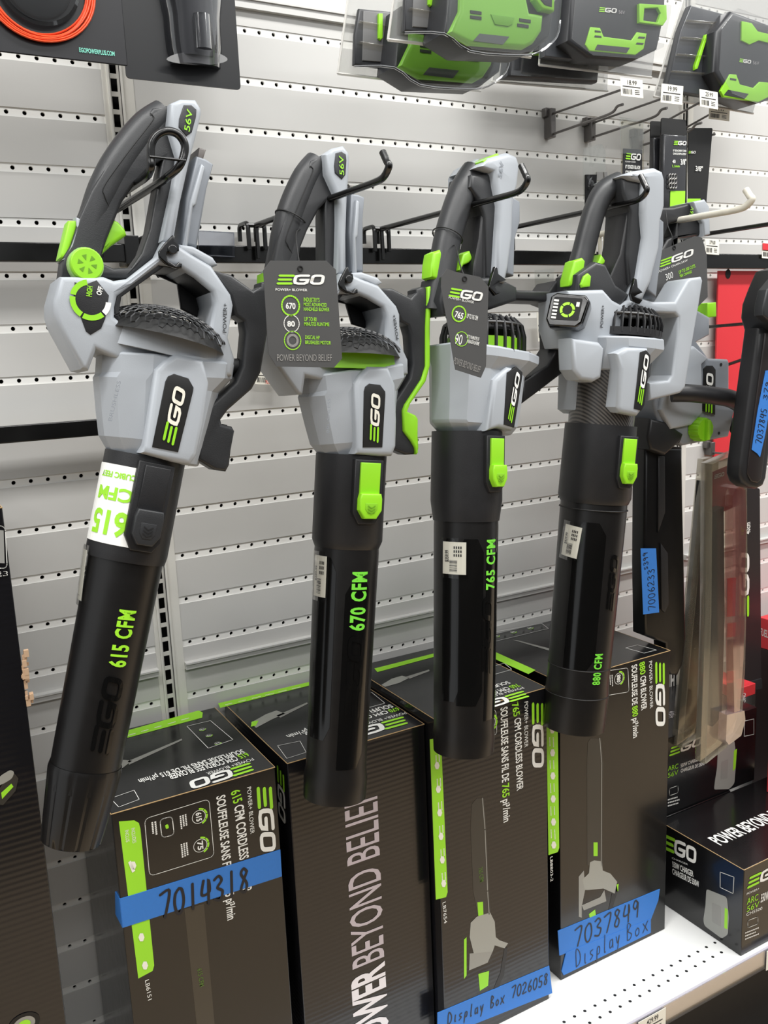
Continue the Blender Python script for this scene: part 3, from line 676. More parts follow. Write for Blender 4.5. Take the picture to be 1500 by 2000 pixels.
def honeycomb(t, c, R, H, name='fan_grill', z=0, cell=.0052, mtl=None):
    """domed honeycomb guard: axis along local z, centre c (x,z)"""
    bm = bmesh.new(); s = cell; vs = {}
    def vert(x, y):
        k = (round(x, 5), round(y, 5))
        if k not in vs:
            r = min(1, math.hypot(x, y) / R); vs[k] = bm.verts.new((c[0] + x, y, c[1] + H * math.sqrt(max(0, 1 - r * r)) ** 1.3))
        return vs[k]
    N = int(R / s) + 2
    for i in range(-N, N):
        for j in range(-N, N):
            x = s * math.sqrt(3) * (i + (j % 2) / 2); y = s * 1.5 * j
            if math.hypot(x, y) > R - s * .4: continue
            f = [vert(x + s * math.cos(math.pi / 6 + k * math.pi / 3), y + s * math.sin(math.pi / 6 + k * math.pi / 3)) for k in range(6)]
            try: bm.faces.new(f)
            except ValueError: pass
    me = bpy.data.meshes.new(name); bm.to_mesh(me); bm.free()
    o = finish(me, name, mtl or KM, t, smooth=0)
    w_ = o.modifiers.new('wire', 'WIREFRAME'); w_.thickness = .0019; w_.use_even_offset = False
    mb = MB(); rings = [ring(c[0], c[1] + H * .85 * math.sqrt(max(0, 1 - (k / 8) ** 2)) - .005, max(.0005, R * .97 * k / 8), max(.0005, R * .97 * k / 8), 20) for k in range(9)]
    mb.loft(rings, False); mb.build('grill_shade', KI, t, None, 60)  # added black dome, the dark inside the guard put into its colour
def chevrons(t, F, x0, z0, w, h, y, n=3, mtl=None):
    mb = MB()
    for k in range(n):
        z = z0 - k * h * .55
        for s in (-1, 1):
            a, b = Vector((x0 + s * w / 2, 0, z)), Vector((x0, 0, z - h * .5)); d = (b - a); nn = Vector((d.z, 0, -d.x)).normalized() * .0006
            mb.add([a + nn + Vector((0, y, 0)), a - nn + Vector((0, y, 0)), b - nn + Vector((0, y, 0)), b + nn + Vector((0, y, 0))], [(0, 1, 2, 3)])
    return mb.build('chevron_mark', mtl or K, t, None, 0)
def slider(t, x, z1, z0, w, ry, strip, button):
    """latch on the collar: pad, strip, and the ribbed push button near its lower end (z1 upper, z0 lower)"""
    L = z1 - z0
    plate('latch_pad', [(x - w * .75, z1), (x + w * .68, z1), (x + w * .68, z0 + .004), (x + w * .4, z0 - .008), (x - w * .45, z0 - .008), (x - w * .75, z0 + .008)], -ry - .006, -ry + .018, K, t, .0015)
    plate('latch_strip', [(x - w / 2, z1 - .004), (x + w / 2, z1 - .004), (x + w / 2, z0 + L * .42), (x - w / 2, z0 + L * .42)], -ry - .009, -ry, strip, t, .0012)
    plate('latch_button', [(x - w * .5, z0 + L * .43), (x + w * .5, z0 + L * .43), (x + w * .56, z0 + L * .34), (x + w * .56, z0 + .012), (x + w * .3, z0), (x - w * .3, z0), (x - w * .56, z0 + .012), (x - w * .56, z0 + L * .34)], -ry - .015, -ry, button, t, .002)
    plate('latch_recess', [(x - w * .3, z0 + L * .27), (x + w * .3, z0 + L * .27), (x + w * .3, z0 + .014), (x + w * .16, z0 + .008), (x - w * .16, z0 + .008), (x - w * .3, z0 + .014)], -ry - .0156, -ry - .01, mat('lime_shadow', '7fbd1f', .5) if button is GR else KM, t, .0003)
    chevrons(t, None, x, z0 + L * .23, w * .38, .007, -ry - .0162, 3, mat('lime_shadow2', '5f9414', .5) if button is GR else KI)
def tube_parts(t, stations, mtl, name='blower_tube', n=40, p=2):
    """stations: (x, z, r) down the local axis"""
    mb = MB(); rr = [ring(x, z, r, r, n, p) for x, z, r in stations]
    mb.loft(rr, False)
    k = stations[-1]; inner = [ring(k[0], k[1], k[2], k[2], n), ring(k[0], k[1], k[2] - .003, k[2] - .003, n), ring(k[0], k[1] + .08, k[2] - .004, k[2] - .004, n)]
    mb.loft(inner, False); o = mb.build(name, mtl, t, None, 28); return o
def radius(stations):
    def R(z):
        for (x0, z0, r0), (x1, z1, r1) in zip(stations, stations[1:]):
            if z0 >= z >= z1: return r0 + (r1 - r0) * (z0 - z) / max(1e-9, z0 - z1)
        return stations[-1][2] if z < stations[-1][1] else stations[0][2]
    return R
def wrap_text(t, s, F, pa, pb, R, hgt, mtl, name='lettering', bold=.032, lift=.0007, ang=None):
    """writing that runs up a tube from photo point pa to pb"""
    a1, z1 = F.cyl(*pa, R(F.cyl(*pa, .045)[1])); a2, z2 = F.cyl(*pb, R(F.cyl(*pb, .045)[1]))
    me = text_mesh(s, bold, spacing=1.12); x0, x1, y0, y1 = bounds(me)
    me.transform(Matrix.Diagonal(((z2 - z1) / (x1 - x0), hgt / (y1 - y0), 1, 1)) @ Matrix.Translation((-x0, -(y0 + y1) / 2, 0)))
    wrap(me, ang if ang is not None else (a1 + a2) / 2, z1, R, (0, 1), (-1, 0), lift)
    return finish(me, name, mtl, t, smooth=0)
def wrap_logo(t, F, pa, pb, R, hgt, mtl, ang=None, lift=.0009):
    a1, z1 = F.cyl(*pa, .045); a2, z2 = F.cyl(*pb, .045)
    for mb in logo_parts():
        me = bpy.data.meshes.new('embossed_logo'); me.from_pydata([tuple(v) for v in mb.v], [], mb.f); me.update()
        me.transform(Matrix.Diagonal(((z2 - z1) / 3.1, hgt, 1, 1)) @ Matrix.Translation((0, -.5, 0)))
        wrap(me, ang if ang is not None else (a1 + a2) / 2, z1, R, (0, 1), (-1, 0), lift)
        finish(me, 'embossed_logo', mtl, t, smooth=0)
def wrap_card(t, F, px, py, R, w, h, price, tilt=0, sleeve=True):
    a, z = F.cyl(px, py, R(F.cyl(px, py, .045)[1]))
    def grid(x0, x1, y0, y1, lift, mtl, name, n=6):
        me = bpy.data.meshes.new(name); vs = []; fs = []
        for i in range(n + 1):
            for y in (y0, y1): vs.append((x0 + (x1 - x0) * i / n, y, 0))
        for i in range(n): fs.append((2 * i, 2 * i + 2, 2 * i + 3, 2 * i + 1))
        me.from_pydata(vs, [], fs); me.update(); me.transform(Matrix.Rotation(tilt, 4, 'Z')); wrap(me, a, z, R, (1, 0), (0, 1), lift, 1); return finish(me, name, mtl, t, smooth=0)
    grid(-w / 2, w / 2, -h / 2, h / 2, .0022, PAP, 'price_label')
    if sleeve: grid(-w / 2 - .004, w / 2 + .004, -h / 2 - .006, h / 2 + .006, .0032, clear('sleeve_film', (.93, .93, .92), .35), 'label_sleeve')
    def bars(rects, name):
        mb = MB()
        for x0, x1, y0, y1 in rects: mb.add([(x0 * w, y0 * h, 0), (x1 * w, y0 * h, 0), (x1 * w, y1 * h, 0), (x0 * w, y1 * h, 0)], [(0, 1, 2, 3)])
        me = bpy.data.meshes.new(name); me.from_pydata([tuple(v) for v in mb.v], [], mb.f); me.update(); me.transform(Matrix.Rotation(tilt, 4, 'Z')); wrap(me, a, z, R, (1, 0), (0, 1), .0026, 1); finish(me, name, INK, t, smooth=0)
    bars([(-.18, .14, -.42 + k * .034, -.42 + k * .034 + random.choice((.01, .02))) for k in range(11)] + [(.0 + .09 * j, .05 + .09 * j, .05 + .12 * k, .13 + .12 * k) for j in range(4) for k in range(3)], 'print')
    me = text_mesh(price, .01); x0, x1, y0, y1 = bounds(me); s = w * .2 / (y1 - y0)
    me.transform(Matrix.Rotation(tilt, 4, 'Z') @ Matrix.Translation((-.22 * w, -h * .12, 0)) @ Matrix.Rotation(math.pi / 2, 4, 'Z') @ Matrix.Diagonal((h * .36 / (x1 - x0), s, 1, 1)) @ Matrix.Translation((-x0, 0, 0)))
    wrap(me, a, z, R, (1, 0), (0, 1), .0027, 3); finish(me, 'price', INK, t, smooth=0)

def upper_body(t, mode):
    """handle, battery rail, frame and housing shared by the first two blowers, traced in the first one's axes"""
    q = B0.q; Q = B0.Q
    # back rail pieces of the battery bay
    plate('battery_rail', Q([(372, 314), (390, 320), (405, 330), (392, 377), (373, 489), (345, 482), (352, 395)], 0), -.024, .03, GD, t, .003)
    plate('rail_rib', Q([(391, 321), (398, 328), (381, 400), (375, 404), (364, 484), (356, 482), (370, 395)], -.024), -.029, -.02, G, t, .002)
    plate('battery_stop', Q([(383, 293), (397, 297), (390, 320), (378, 316)], 0), -.012, .024, mat('taupe_plastic', '6c6662', .4), t, .002)
    # grip
    c = [q(*p) for p in ((322, 226), (290, 250), (258, 288), (228, 332), (205, 378), (187, 425), (169, 473), (160, 515))]
    path = bez([Vector((p.x, 0, p.y)) for p in c], 5); rr = [.019, .0205, .021, .021, .0205, .019, .0178, .018]
    rs = [rr[min(7, i // 5)] + (rr[min(7, i // 5 + 1)] - rr[min(7, i // 5)]) * (i % 5) / 5 for i in range(len(path))]
    mb = MB(); mb.tube(path, rs, 20, up=(0, 1, 0), ry=[r * .92 for r in rs]); mb.build('grip', KM, t, None, 50)
    seam = [q(*p, -.019) for p in ((300, 222), (296, 236), (250, 300), (202, 365), (206, 390), (216, 410))]
    mb = MB(); mb.tube(bez([B0.P(*p) for p in ((293, 221, -.0175), (299, 226, -.0185), (296, 238, -.0195), (248, 300, -.0198), (204, 362, -.0198), (204, 382, -.0192), (213, 404, -.0165))], 6), .0006, 5); mb.build('grip_seam', KI, t, None, 50)
    # black inner frame with the finger opening
    outer = [(298, 211), (333, 205), (328, 245), (346, 310), (338, 362), (314, 478), (304, 500), (249, 545), (205, 542), (118, 542), (124, 500), (138, 478), (152, 430), (178, 372), (222, 300), (262, 250)]
    hole = [(318, 312), (300, 322), (262, 362), (238, 395), (226, 425), (208, 470), (194, 512), (222, 524), (256, 522), (276, 494), (292, 448), (306, 370), (312, 335)]
    plate('handle_frame', [Q(outer, -.015), Q(hole, -.015)], -.017, .017, KM, t, .004)
    # grey cap and front rail
    plate('battery_housing', Q([(331, 203), (352, 194), (381, 195), (392, 213), (393, 224), (382, 270), (371, 310), (352, 395), (337, 480), (313, 472), (337, 362), (346, 308), (327, 246)], -.026), -.030, .032, G, t, .006)
    plate('voltage_plate', Q([(359, 205), (374, 205), (384, 214), (383, 228), (375, 258), (364, 266), (349, 248), (350, 232)], -.031), -.0315, -.028, KM, t, .0012)
    put_text(t, '56V', WB(t, B0.P(370, 258, -.0322)), WB(t, B0.P(376, 216, -.0322)), WB(t, B0.P(359, 255, -.0322)), GR, bold=.01)
    # trigger, dial, turbo
    plate('trigger', Q([(216, 432), (227, 436), (240, 450), (244, 462), (236, 468), (215, 482), (195, 500), (191, 497), (196, 470), (205, 448)], 0), -.011, .011, GR, t, .004)
    d = q(167, 518, -.024)
    mb = MB(); mb.tube([(d.x, -.014, d.y), (d.x, -.027, d.y)], .0195, 28); mb.build('dial_bezel', GR if mode == 2 else mat('pale_rim', '9fc27a', .4), t, None, 40)
    mb = MB(); mb.tube([(d.x, -.02, d.y), (d.x, -.034, d.y)], .0178, 28); mb.build('speed_dial', GR, t, None, 40, bevel=.0012)
    mb = MB()
    for k in range(6):
        a = k * math.pi / 3; mb.add([Vector((d.x + math.cos(a + s) * r, -.0343, d.y + math.sin(a + s) * r)) for s, r in ((-.25, .0105), (.25, .0105), (0, .004))], [(0, 1, 2)])
    mb.build('dial_mark', mat('lime_shadow2', '5f9414', .5), t, None, 0)
    plate('turbo_button', Q([(133, 431), (152, 431), (149, 450), (133, 497), (128, 506), (116, 504), (118, 494)], -.012), -.014, .014, GR, t, .003)
    plate('turbo_rim', Q([(147, 424), (156, 428), (157, 442), (138, 492), (130, 508), (120, 508), (132, 500), (150, 450)], -.014), -.0165, .0165, G, t, .002)
    # grey frame with the window over the fan
    out = [(116, 541), (201, 541), (221, 549), (248, 545), (304, 501), (318, 472), (343, 478), (370, 496), (411, 520), (449, 576), (454, 597), (444, 660), (457, 702), (452, 735), (300, 735), (187, 683), (172, 724), (157, 721), (110, 634), (103, 611), (103, 588)]
    win = [(309, 519), (228, 579), (223, 600), (223, 620), (233, 629), (393, 665), (404, 658), (417, 594), (411, 571), (378, 544), (345, 523)]
    plate('frame', [Q(out, -.03), Q(win, -.03)], -.036, .036, G, t, .006)
    iw = [(305, 512), (226, 573), (219, 600), (220, 622), (232, 632), (394, 669), (408, 660), (421, 594), (414, 568), (380, 539), (345, 518)]
    plate('window_lining', [Q(iw, -.02), Q([(309 + 6, 524), (233, 582), (227, 617), (236, 626), (390, 660), (400, 654), (412, 596), (407, 574), (376, 549), (345, 528)], -.02)], -.031, .031, K, t, .001)
    plate('control_panel', Q([(146, 551), (166, 556), (189, 547), (213, 577), (206, 622), (198, 641), (177, 654), (168, 647), (144, 582)], -.037), -.0368, -.033, K, t, .0005)
    cc = q(177, 586, -.037); mb = MB(); wv = MB()
    for i in range(4):
        m_ = wv if i == 3 else mb; a0 = math.radians(112 + i * 72); a1 = a0 + math.radians(66 if i < 3 else 40); n = 7; Rr = .0225; r0 = .0165
        for j in range(n):
            u0, u1 = a0 + (a1 - a0) * j / n, a0 + (a1 - a0) * (j + 1) / n
            m_.add([(cc.x + r * math.cos(u), -.0374, cc.y + r * math.sin(u)) for u, r in ((u0, r0), (u0, Rr), (u1, Rr), (u1, r0))], [(0, 1, 2, 3)])
    mb.build('dial_scale', GR, t, None, 0); wv.build('dial_scale_end', WH, t, None, 0)
    put_text(t, 'HIGH', WB(t, B0.P(179, 580, -.0374)), WB(t, B0.P(181, 560, -.0374)), WB(t, B0.P(168, 579, -.0374)), GR, bold=.03)
    put_text(t, 'OFF', WB(t, B0.P(197, 578, -.0374)), WB(t, B0.P(202, 562, -.0374)), WB(t, B0.P(187, 575, -.0374)), WH, bold=.03)
    put_text(t, 'POWER+', WB(t, B0.P(442, 650, -.0364)), WB(t, B0.P(443, 593, -.0364)), WB(t, B0.P(435, 648, -.0364)), KM, bold=.01)
    # fan dome
    fc = q(318, 668)
    honeycomb(t, (fc.x, fc.y + .004), .078, .036)
    mb = MB(); mb.loft([ring(fc.x, fc.y + .004, .078, .052, 32), ring(fc.x, fc.y - .02, .08, .054, 32)]); mb.build('fan_ring', GR if mode == 2 else G, t, None, 40)
    # motor housing
    st = [((186, 688), (455, 712), .050), ((184, 728), (450, 742), .052), ((180, 735), (424, 770), .05), ((186, 800), (408, 830), .048), ((192, 850), (396, 872), .046), ((212, 885), (385, 912), .038)]
    rings = []
    for L_, R_, hy in st:
        a, b = q(*L_), q(*R_); cx, cz = (a.x + b.x) / 2, (a.y + b.y) / 2; hx = (b.x - a.x) / 2 * .97
        rings.append(ring(cx, cz, hx, hy, 12, 2.6, (b.y - a.y) / 2, .5))
    mb = MB(); mb.loft(rings); mb.build('motor_housing', G, t, None, 15, bevel=.003)
    plate('badge_block', Q([(303, 722), (320, 705), (343, 690), (398, 703), (409, 748), (398, 830), (386, 888), (372, 909), (340, 903), (275, 885), (282, 870)], -.056), -.058, 0, G, t, .007)
    plate('badge', Q([(328, 735), (340, 730), (368, 739), (378, 757), (377, 765), (348, 883), (297, 873), (323, 745)], -.0585), -.0592, -.05, KI, t, .0008)
    put_logo(t, WB(t, B0.P(339, 872, -.0596)), WB(t, B0.P(364, 760, -.0596)), WB(t, B0.P(316, 862, -.0596)), mat('badge_cream', 'e5e2d4', .4), GR)
    put_text(t, 'BRUSHLESS', WB(t, B0.P(218, 823, -.0505)), WB(t, B0.P(236, 745, -.0505)), WB(t, B0.P(211, 821, -.0505)), GD, bold=.0)
    # latch
    plate('battery_latch', Q([(332, 462), (336, 463), (336, 473), (345, 482), (345, 493), (330, 500), (322, 497), (320, 502), (324, 512), (338, 521), (345, 514), (351, 517), (350, 526), (340, 527), (320, 520), (306, 506), (305, 494), (315, 480)], -.03), -.041, -.036, KG, t, .0015)
    e = B0.P(336, 488, -.04); mb = MB(); mb.tube([e, e + Vector((0, -.004, 0))], .0055, 16); mb.build('latch_screw', MET if False else KG, t, None, 40, bevel=.001)
    plate('latch_arm', Q([(345, 480), (372, 484), (410, 505), (420, 520), (400, 524), (372, 505), (345, 500)], -.02), -.032, .02, G, t, .004)
    # rear stand
    stand = [(411, 527), (450, 537), (493, 568), (507, 560), (508, 552), (520, 549), (540, 553), (536, 585), (523, 640), (508, 728), (491, 760), (444, 801), (430, 820), (432, 829), (452, 833), (457, 842), (450, 879), (447, 908), (440, 921), (418, 918), (386, 898), (387, 880), (397, 808), (412, 789), (459, 746), (472, 716), (478, 650), (475, 628), (458, 616), (448, 578)]
    plate('rear_stand', Q(stand, -.02), -.024, .004, KM, t, .004)
    plate('rear_brace', Q([(304, 538), (345, 556), (352, 604), (394, 626), (396, 600), (380, 556), (410, 575), (425, 640), (440, 640), (436, 585), (415, 545), (350, 520), (310, 520)], .03), .026, .032, K, t, .002)
    plate('stand_clip', Q([(432, 828), (440, 830), (438, 856), (430, 860)], -.01), -.018, .018, KI, t, .001)
    mb = MB(); a, b = B0.P(438, 718, 0), B0.P(474, 716, 0); mb.tube([a, b], .011, 10); mb.build('stand_link', KI, t, None, 40)
    mb = MB(); a, b = B0.P(392, 800, 0), B0.P(402, 880, 0); mb.tube([a, b], .018, 12); mb.build('stand_root', KI, t, None, 40)
    if mode == 2:
        edge = [q(*p, -.02) for p in ((543, 553), (539, 586), (526, 641), (511, 729), (494, 762), (446, 804), (436, 820), (455, 832), (460, 842), (453, 880), (450, 908), (443, 922))]
        inn = [q(*p, -.02) for p in ((443, 922), (441, 921), (440, 905), (433, 888), (418, 862), (424, 815), (432, 803), (484, 755), (500, 727), (515, 641), (528, 585), (533, 553))]
        plate('green_edge', edge + inn[1:], -.028, .008, GR, t, .003)
def WB(t, p): return t.matrix_world @ p
def rootof(F, label, cat='leaf blower'):
    return empty('leaf_blower', F.M, label, cat, 'display leaf blowers hanging on the hooks')

# -- first blower
F1 = B0
bl1 = rootof(F1, 'grey and black leaf blower lettered 615 CFM, leaning left on the looped hook'); SC.view_layers[0].update()
upper_body(bl1, 1)
def stations(F, rows, ck):
    out = []
    for L_, R_ in rows:
        a, b = F.q(*L_), F.q(*R_); out.append(((a.x + b.x) / 2 * 0 + (a.x + b.x) / 2, (a.y + b.y) / 2, (b - a).length / 2 * ck))
    return out
S1 = [(0, .004, .0475), (0, -.118, .0478), (0, -.122, .0452), (-.001, -.40, .0385)]
tube_parts(bl1, [(0, .004, .0475), (0, -.112, .048), (0, -.122, .0465)], K, 'collar')
tube_parts(bl1, [(0, -.118, .0445), (0, -.40, .0410)], KT)
rg = []
tip = [(0, -.372, .0420), (0, -.379, .0432), (0, -.455, .0365), (0, -.467, .035)]
mb = MB(); rr_ = []
for x, z, r in tip:
    o_ = []
    for j in range(72):
        a = 2 * math.pi * j / 72; k = r - (.0014 if j % 6 == 0 and z < -.378 else 0); o_.append(Vector((x + k * math.cos(a), k * math.sin(a), z)))
    rr_.append(o_)
mb.loft(rr_, False); mb.loft([ring(0, -.467, .035, .035, 40), ring(0, -.467, .031, .031, 40), ring(0, -.40, .033, .033, 40)], False); mb.build('nozzle_tip', KT, bl1, None, 25)
RA = radius([(0, .01, .0475), (0, -.117, .048), (0, -.12, .0445), (0, -.40, .0410)])
slider(bl1, .003, -.002, -.098, .030, .0455, K, KM)
wrap_text(bl1, '615 CFM', F1, (218, 1302), (252, 1192), RA, .0210, GL, ang=.06)
wrap_logo(bl1, F1, (180, 1478), (212, 1322), RA, .024, KG, ang=.06)
wrap_card(bl1, F1, 165, 1122, RA, .022, .060, '$239.99')
# sticker on the collar, reading upside down
def sticker():
    a, z = -1.12, -.058
    me = bpy.data.meshes.new('sticker'); vs = []; fs = []; w2, h2, n = .045, .046, 14
    for i in range(n + 1):
        for y in (-h2, h2): vs.append((-w2 + 2 * w2 * i / n, y, 0))
    for i in range(n): fs.append((2 * i, 2 * i + 2, 2 * i + 3, 2 * i + 1))
    me.from_pydata(vs, [], fs); wrap(me, a, z, RA, (1, 0), (0, 1), .0006, 1); finish(me, 'sticker', mat('sticker_white', 'f6f6f2', .35), bl1, smooth=0)
    for s, y, h, ww in (('615', -.022, .03, .05), ('CFM', .012, .016, .05), ('CUBIC FEET', .034, .007, .05)):
        m2 = text_mesh(s, .03); x0, x1, y0, y1 = bounds(m2)
        m2.transform(Matrix.Rotation(math.pi, 4, 'Z') @ Matrix.Translation((-ww / 2 - .012, -h / 2 - y, 0)) @ Matrix.Diagonal((ww / (x1 - x0), h / (y1 - y0), 1, 1)) @ Matrix.Translation((-x0, -y0, 0)))
        wrap(m2, a, z, RA, (1, 0), (0, 1), .0011, 10); finish(m2, 'lettering', GL, bl1, smooth=0)
sticker()
# -- second blower
F2 = Frame(683, 893, -.322, 0, 5.6, 3.4); F2B = Frame(686, 893, -.322, 0, 8.1, 3.4)
bl2 = rootof(F2, 'grey leaf blower lettered 670 CFM with a green-edged rear stand and green latch'); SC.view_layers[0].update()
upper_body(bl2, 2); done2 = set(bl2.children)
for o in done2: o.data.transform(Matrix.Scale(.985, 4))
tube_parts(bl2, [(0, .004, .0505), (0, -.118, .0505), (0, -.128, .0465)], K, 'collar')
S2 = [(0, -.12, .0455), (0, -.135, .0465), (0, -.41, .0440), (0, -.448, .0440), (0, -.463, .0465), (0, -.493, .0455)]
tube_parts(bl2, S2, KT)
R2 = radius([(0, .01, .0505), (0, -.127, .0505)] + S2[1:])
slider(bl2, .002, -.002, -.083, .031, .048, GR, GR)
wrap_text(bl2, '670 CFM', F2B, (695, 1232), (706, 1117), R2, .0250, GF, ang=-.02)
wrap_logo(bl2, F2B, (684, 1408), (694, 1243), R2, .025, KG, ang=-.02)
wrap_card(bl2, F2B, 626, 1125, R2, .025, .058, '$289.99')
# recessed gloss flute down the left of the tube
def flute(t, a, z1, z0, hw, R, mtl=None, lift=.0006):
    me = bpy.data.meshes.new('gloss_panel'); pts = [(-hw * .5, z1), (hw * .5, z1), (hw, z1 - .02), (hw, z0 + .02), (hw * .5, z0), (-hw, z0 - .0), (-hw, z1 - .02)]
    me.from_pydata([(p[0], p[1], 0) for p in pts], [], [tuple(range(len(pts)))]); me.update()
    wrap(me, a, 0, R, (1, 0), (0, 1), lift, 12); return finish(me, 'gloss_panel', mtl or KG, t, smooth=40)
flute(bl2, -1.15, -.14, -.40, .018, R2); flute(bl2, -.02, -.17, -.44, .02, R2, lift=.0004)
for o in bl2.children:
    if o not in done2: o.data.transform(F2.I @ F2B.M)

def outline_body(t, F, spec):
    for nm, pts, y0, y1, mtl, bv, ref in spec: plate(nm, F.Q(pts, ref), y0, y1, mtl, t, bv)
# -- third blower
F3 = Frame(912, 848, -.334, 10, 6.6, 3.8)
bl3 = rootof(F3, 'grey leaf blower lettered 765 CFM with a green-lined open fan cage'); SC.view_layers[0].update()
def grip(t, F, pts, rr, ky=.92, mtl=None, n=18):
    c = [F.q(*p) for p in pts]; path = bez([Vector((p.x, 0, p.y)) for p in c], 5); k = len(rr) - 1
    rs = [rr[min(k, i // 5)] + (rr[min(k, i // 5 + 1)] - rr[min(k, i // 5)]) * (i % 5) / 5 for i in range(len(path))]
    mb = MB(); mb.tube(path, rs, n, up=(0, 1, 0), ry=[r * ky for r in rs]); return mb.build('grip', mtl or KM, t, None, 50)
grip(bl3, F3, ((925, 335), (905, 372), (889, 415), (876, 460), (868, 500), (858, 560), (852, 610)), (.019, .0215, .0215, .0215, .0215, .022, .022))
outline_body(bl3, F3, (
    ('battery_rail', [(972, 392), (988, 402), (988, 440), (978, 475), (976, 545), (962, 540), (958, 470)], -.03, .036, GD, .003, 0),
    ('battery_housing', [(905, 336), (925, 318), (960, 308), (978, 316), (984, 334), (980, 372), (972, 400), (970, 470), (962, 530), (956, 560), (936, 552), (940, 470), (944, 410), (936, 372), (932, 346)], -.035, .038, G, .008, -.0),
    ('head_insert', [(900, 348), (938, 346), (944, 380), (948, 420), (944, 480), (938, 548), (925, 548), (924, 430), (912, 395), (896, 372)], -.024, .028, KM, .005, 0),
    ('spine', [(925, 400), (946, 405), (944, 480), (936, 560), (905, 560), (908, 520), (918, 470)], -.020, .02, K, .003, 0),
    ('handle_root', [(845, 545), (868, 540), (905, 548), (945, 545), (985, 565), (985, 592), (930, 610), (842, 620), (836, 590)], -.028, .028, KM, .006, 0),
    ('trigger', [(896, 498), (908, 492), (914, 508), (906, 516), (896, 520), (890, 532), (886, 530)], -.011, .011, GR, .003, 0),
    ('turbo_button', [(837, 496), (850, 490), (854, 500), (850, 544), (842, 549), (832, 543), (833, 520)], -.012, .012, GR, .004, 0),
    ('battery_latch', [(962, 522), (966, 524), (968, 536), (984, 548), (970, 552), (962, 562), (966, 570), (974, 572), (962, 578), (950, 562), (956, 540)], -.046, -.040, KG, .001, -.04),
    ('rear_stand', [(960, 556), (992, 570), (1052, 572), (1066, 552), (1096, 546), (1108, 560), (1110, 575), (1100, 620), (1096, 690), (1080, 730), (1030, 768), (1000, 790), (1002, 745), (1050, 715), (1072, 680), (1072, 600), (1052, 592), (990, 590), (962, 584)], -.022, .022, K, .004, 0)))
put_text(bl3, '56V', WB(bl3, F3.P(980, 348, -.0357)), WB(bl3, F3.P(984, 318, -.0357)), WB(bl3, F3.P(973, 346, -.0357)), GD, bold=.01)
plate('housing_flange', F3.Q([(877, 348), (888, 332), (925, 312), (962, 318), (905, 345), (886, 372), (882, 395), (876, 392)], .036), .028, .040, G, bl3, .003)
def topclip(t, F, pts, y0=-.012, y1=.02): plate('release_button', F.Q(pts, 0), y0, y1, GR, t, .002)
topclip(bl3, F3, [(915, 324), (944, 309), (948, 314), (918, 331)], -.03, .01)
def loft_px(t, F, st, name, mtl, n=12, p=2.5, ck=1.0, smooth=15, bevel=.003, slant=True):
    rings = []
    for L_, R_, hy in st:
        a, b = F.q(*L_), F.q(*R_); rings.append(ring((a.x + b.x) / 2, (a.y + b.y) / 2, (b.x - a.x) / 2 * ck, hy, n, p, (b.y - a.y) / 2 * (1 if slant else 0), .5))
    mb = MB(); mb.loft(rings); return mb.build(name, mtl, t, None, smooth, bevel)
loft_px(bl3, F3, [((834, 668), (1040, 706), .066), ((836, 690), (1038, 722), .067), ((842, 712), (1014, 745), .056), ((843, 780), (1006, 806), .054), ((843, 822), (1000, 838), .052), ((862, 846), (990, 852), .042)], 'motor_housing', G, 12, 2.6, .82)
fc = (F3.q(834, 680) + F3.q(1040, 706)) / 2
def cage(t, c, R, H, topH, band=None, n=28, tiltk=0):
    for k in range(n):
        a = 2 * math.pi * k / n; ca, sa = math.cos(a), math.sin(a)
        mb = MB(); pts = [(c[0] + R * ca, R * .93 * sa, c[1]), (c[0] + R * ca, R * .93 * sa, c[1] + H * .6), (c[0] + R * .93 * ca, R * .87 * sa, c[1] + H), (c[0] + R * .75 * ca, R * .7 * sa, c[1] + H + topH * .45)]
        mb.tube(pts, .0016, 6, ry=.0035); mb.build('cage_rib', K, t, None, 50)
    mb = MB()
    for z, r in ((c[1] + H, R * .93),):
        mb.tube([(c[0] + r * math.cos(a), r * .93 * math.sin(a), z) for a in (2 * math.pi * j / 36 for j in range(36))], .0028, 6, closed=True)
    mb.build('cage_ring', K, t, None, 50)
    honeycomb(t, (c[0], c[1] + H * .9), R * .86, topH)
    if band:
        mb = MB(); mb.loft([ring(c[0], c[1] - .004, R * .88, R * .8, 32), ring(c[0], c[1] + H * .55, R * .88, R * .8, 32)]); mb.build('cage_liner', band, t, None, 50)
cage(bl3, (fc.x, fc.y), .066, .042, .024, GR)
plate('badge_block', F3.Q([(960, 742), (985, 716), (1012, 722), (1020, 735), (1006, 812), (996, 842), (968, 836), (946, 842)], -.055), -.062, 0, G, bl3, .007)
plate('badge', F3.Q([(990, 728), (1008, 716), (1020, 727), (1020, 735), (1004, 835), (984, 829)], -.0625), -.0632, -.055, KI, bl3, .0006)
put_logo(bl3, WB(bl3, F3.P(999, 828, -.0636)), WB(bl3, F3.P(1016, 730, -.0636)), WB(bl3, F3.P(990, 826, -.0636)), WH, GR)
tube_parts(bl3, [(0, .004, .0535), (0, -.10, .0545), (0, -.13, .0505)], K, 'collar')
S3 = [(0, -.12, .0485), (0, -.14, .0492), (0, -.42, .047), (0, -.445, .0465), (0, -.458, .0478), (0, -.486, .0465)]
tube_parts(bl3, S3, KT); R3 = radius([(0, .01, .0535), (0, -.125, .0545)] + S3[1:])
slider(bl3, .004, -.003, -.078, .027, .052, GR, GR)
wrap_text(bl3, '765 CFM', F3, (950, 1152), (966, 1053), R3, .0215, GF)
wrap_logo(bl3, F3, (943, 1320), (955, 1165), R3, .022, KG)
wrap_card(bl3, F3, 887, 1090, R3, .036, .048, '$359.99')
